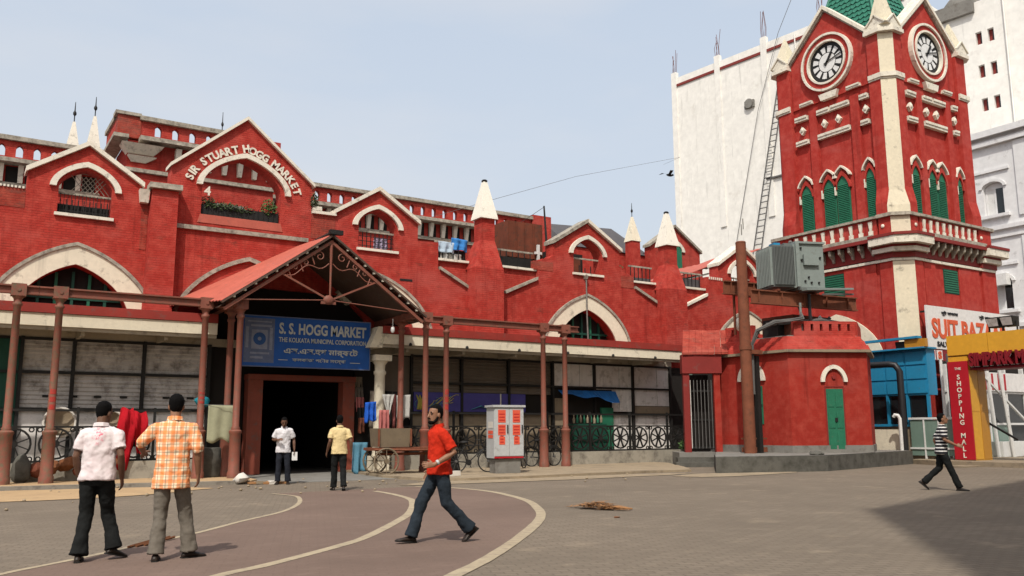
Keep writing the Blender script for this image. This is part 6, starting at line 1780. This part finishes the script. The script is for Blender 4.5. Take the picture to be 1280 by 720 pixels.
    body_o = skinned('body', body, skin, root, T, vox * .62, 2)
    # shirt: torso with hem, chest, shoulders and collar
    ty = P.get('belly', 1.0)
    sh.loft([ring(spine(z), a * ty if z < 1.2 else a, b) for z, a, b in ((hem, .140, .198), (hem + .05, .137, .194), (.98, .124, .176), (1.10, .120, .172), (1.22, .126, .180), (1.32, .124, .188), (1.385, .108, .182), (1.425, .082, .135), (1.452, .062, .078), (1.485, .060, .066))])
    so_ = skinned('shirt', sh, shirt, root, T, vox, 3, fold)
    if beard or True:
        cm = MB()
        for s in (-1, 1):
            cm.add([nk + Vector(p) for p in ((.062, s * .012, -.02), (.045, s * .060, .012), (-.03, s * .068, .028), (-.035, s * .076, -.012), (.05, s * .078, -.035), (.085, s * .035, -.075))], [(0, 1, 5), (1, 4, 5), (1, 2, 3, 4)])
        cm.add([nk + Vector(p) for p in ((-.03, .068, .028), (-.062, .03, .034), (-.062, -.03, .034), (-.03, -.068, .028), (-.035, -.076, -.012), (-.074, -.03, -.008), (-.074, .03, -.008), (-.035, .076, -.012))], [(0, 1, 6, 7), (1, 2, 5, 6), (2, 3, 4, 5)])
        co = ob('collar', cm, shirt, root, T)
        co.modifiers.new('thickness', 'SOLIDIFY').thickness = .008
    tr_.loft([ring(spine(z), a, b) for z, a, b in ((.80, .07, .11), (.86, .108, .160), (.93, .118, .170), (1.03, .110, .162))])
    skinned('trousers', tr_, pants, root, T, vox, 3, fold * .8)
    hm = MB()
    hm.ell(Vector((0, 0, 0)), (.094, .080, .090), 22, 16)
    for i, p in enumerate(hm.v):
        x, y, z = p
        f = 1 + .09 * noise.noise(Vector((x * 60, y * 60, z * 60)))
        if z < 0 and x < .02: z *= 1.0 + .55 * min(1, (.02 - x) / .05); f *= 1.0 + .5 * max(0, -z - .05)
        if x > .03 and z < .03: x = .03 + (x - .03) * .15
        hm.v[i] = tuple(hd @ Vector((-.014 + x * f, y * f, .158 + z * f)))
    ob('hair', hm, HAIR, root, T)
    for s in (-1, 1):
        ob('eye', MB().ell(hd @ Vector((.084, s * .033, .118)), (.009, .013, .008), 8, 6, R3), EYE, root, T)
        ob('eyebrow', MB().ell(hd @ Vector((.094, s * .033, .142)), (.006, .022, .005), 8, 5, R3), HAIR, root, T)
    ob('moustache', MB().ell(hd @ Vector((.100, 0, .060)), (.012, .030, .008), 10, 6, R3), HAIR, root, T) if beard else None
    if beard:
        bm_ = MB()
        bm_.ell(hd @ Vector((.060, 0, .016)), (.046, .046, .030), 14, 8, R3)
        for s in (-1, 1): bm_.tube([hd @ Vector((.012, s * .070, .085)), hd @ Vector((.030, s * .062, .045)), hd @ Vector((.06, s * .045, .012))], [.012, .018, .018], 8)
        ob('beard', bm_.jitter(.003, 60), HAIR, root, T)
    else:
        ob('mouth', MB().ell(hd @ Vector((.099, 0, .046)), (.004, .020, .003), 8, 5, R3), RAG, root, T)
    return root, T, hd, nk, so_
STAND = dict(elL=(-.03, .225, 1.12), wrL=(.05, .235, .88), elR=(-.03, -.225, 1.12), wrR=(.05, -.235, .88), knL=(.02, .10, .50), knR=(.02, -.10, .50), anL=(-.02, .11, .085), anR=(-.02, -.11, .085), toeL=.15, toeR=-.15)
def pose(**k):
    d = dict(STAND); d.update(k); return d
def printed(nt, bd, sp):
    co = N(nt, 'ShaderNodeTexCoord').outputs['Object']
    base = mixc(nt, ramp(nt, noisen(nt, co, 5), .35, .75), (.66, .60, .60), (.60, .50, .51))
    v = N(nt, 'ShaderNodeVectorMath', operation='DISTANCE')
    nt.links.new(vmul(nt, co, (.35, 1, .62)), v.inputs[0]); v.inputs[1].default_value = (-.045, .0, .115)
    near = ramp(nt, v.outputs['Value'], .085, .035)
    f = N(nt, 'ShaderNodeMath', operation='MULTIPLY')
    nt.links.new(near, f.inputs[0]); nt.links.new(ramp(nt, noisen(nt, co, 34, 2), .46, .60), f.inputs[1])
    return mixc(nt, f.outputs[0], base, (.62, .16, .22))
WSHIRT = pattern('white_shirt_cloth', printed)
WSHIRT2 = garment('bright_white_shirt_cloth', (.66, .64, .66), .08)
YSHIRT = garment('yellow_shirt_cloth', (.66, .52, .27), .12)
RSHIRT = garment('red_shirt_cloth', (.56, .030, .012), .25)
BPANT = garment('black_trouser_cloth', (.014, .015, .015), .3)
GPANT = garment('grey_trouser_cloth', (.165, .145, .12), .2)
JEANS = garment('dark_denim', (.025, .034, .045), .35)
NPANT = garment('dark_navy_trouser_cloth', (.020, .022, .030), .3)
p1 = person('man walking away in white shirt with pink print and baggy black trousers', (1.44, 10.62, .008), 70, pose(lean=.03, yaw=-.45, nod=.16, knL=(.05, .10, .50), anL=(-.08, .12, .09), knR=(.16, -.10, .49), anR=(.10, -.20, .13), toeR=-.75, fpR=-.25, toeL=.1,
           elR=(-.05, -.24, 1.13), wrR=(.08, -.24, .87), elL=(-.02, .23, 1.12), wrL=(.08, .21, .90)), WSHIRT, BPANT, SKINA, flare=.098, sleeve=.72, hem=.86, scale=.985)
p2 = person('man walking away in orange plaid shirt and grey trousers', (2.14, 10.25, .008), 72, pose(lean=.02, yaw=.10, elL=(.05, .34, 1.20), wrL=(.24, .33, 1.10), pnL=(0, -.6, -.8), hdL=(.7, .1, -.1), elR=(-.03, -.25, 1.13), wrR=(.05, -.26, .87),
           knL=(.0, .09, .50), anL=(-.08, .11, .085), knR=(.10, -.14, .50), anR=(.10, -.20, .085), toeR=-1.05, toeL=.05), PLAID, GPANT, SKINB, hem=.73, sleeve=1.08, flare=.09, scale=1.03)
p3 = person('bearded man in red shirt and dark jeans striding to the left', (5.28, 9.90, .008), 172, pose(hip=.885, lean=.03, yaw=.30, knR=(.20, -.08, .50), anR=(.34, -.07, .095), fpR=.10, knL=(-.06, .10, .48), anL=(-.38, .09, .17), fpL=-.75, toeL=.1, toeR=0,
           elL=(-.10, .255, 1.13), wrL=(.16, .24, .985), hdL=(.9, -.05, .02), pnL=(0, -1, -.2), elR=(-.10, -.26, 1.12), wrR=(.02, -.28, .90), belly=1.12), RSHIRT, JEANS, SKINB, beard=True, sleeve=.82, hem=.86, flare=.088, scale=1.0)
ob('watch', MB().tube([p3[1] @ Vector(v) for v in ((.10, .245, .985), (.125, .243, .972))], .034, 12), CABS, p3[0])
p4 = person('man in white shirt looking down before the dark entrance', (7.50, 22.75, .012), 248, pose(lean=.03, nod=.42, yaw=.1, elR=(-.02, -.27, 1.13), wrR=(.20, -.13, 1.14), hdR=(.5, .6, .1), pnR=(-.6, .3, -.5), elL=(-.04, .26, 1.13), wrL=(.03, .28, .89), knL=(.03, .12, .5), anL=(0, .14, .085), anR=(.02, -.12, .085)), WSHIRT2, NPANT, SKINA, vox=.012, sleeve=.75, hem=.80)
pp = solo('paper', MB().box(-.01, .01, -.07, .07, -.20, .02).jitter(.01), WPAINT, 'rolled white paper in the hand of the man before the entrance', 'paper', T=p4[1] @ Matrix.Translation((.05, .30, .80)))
p5 = person('man in yellow shirt walking in towards the entrance', (7.80, 19.6, .008), 76, pose(lean=.03, knL=(.10, .09, .5), anL=(.12, .10, .085), knR=(-.02, -.09, .5), anR=(-.16, -.10, .11), fpR=-.3, wrL=(.10, .27, .88), elR=(-.06, -.26, 1.12), wrR=(-.02, -.28, .88)), YSHIRT, BPANT, SKINA, vox=.012, sleeve=.75, hem=.83)
p6 = person('man in black and white striped shirt striding to the right', (18.93, 11.52, .004), -52, pose(hip=.895, lean=.05, nod=-.12, knR=(.14, -.08, .49), anR=(.30, -.08, .085), knL=(-.06, .09, .48), anL=(-.40, .10, .19), fpL=-.85, elR=(.05, -.25, 1.14), wrR=(.28, -.22, 1.02), hdR=(.9, .0, -.15), pnR=(0, .9, -.4), elL=(-.1, .26, 1.12), wrL=(0, .28, .9)), STRIPES, BPANT, SKINB, sleeve=.80, hem=.82, vox=.012, scale=1.0)
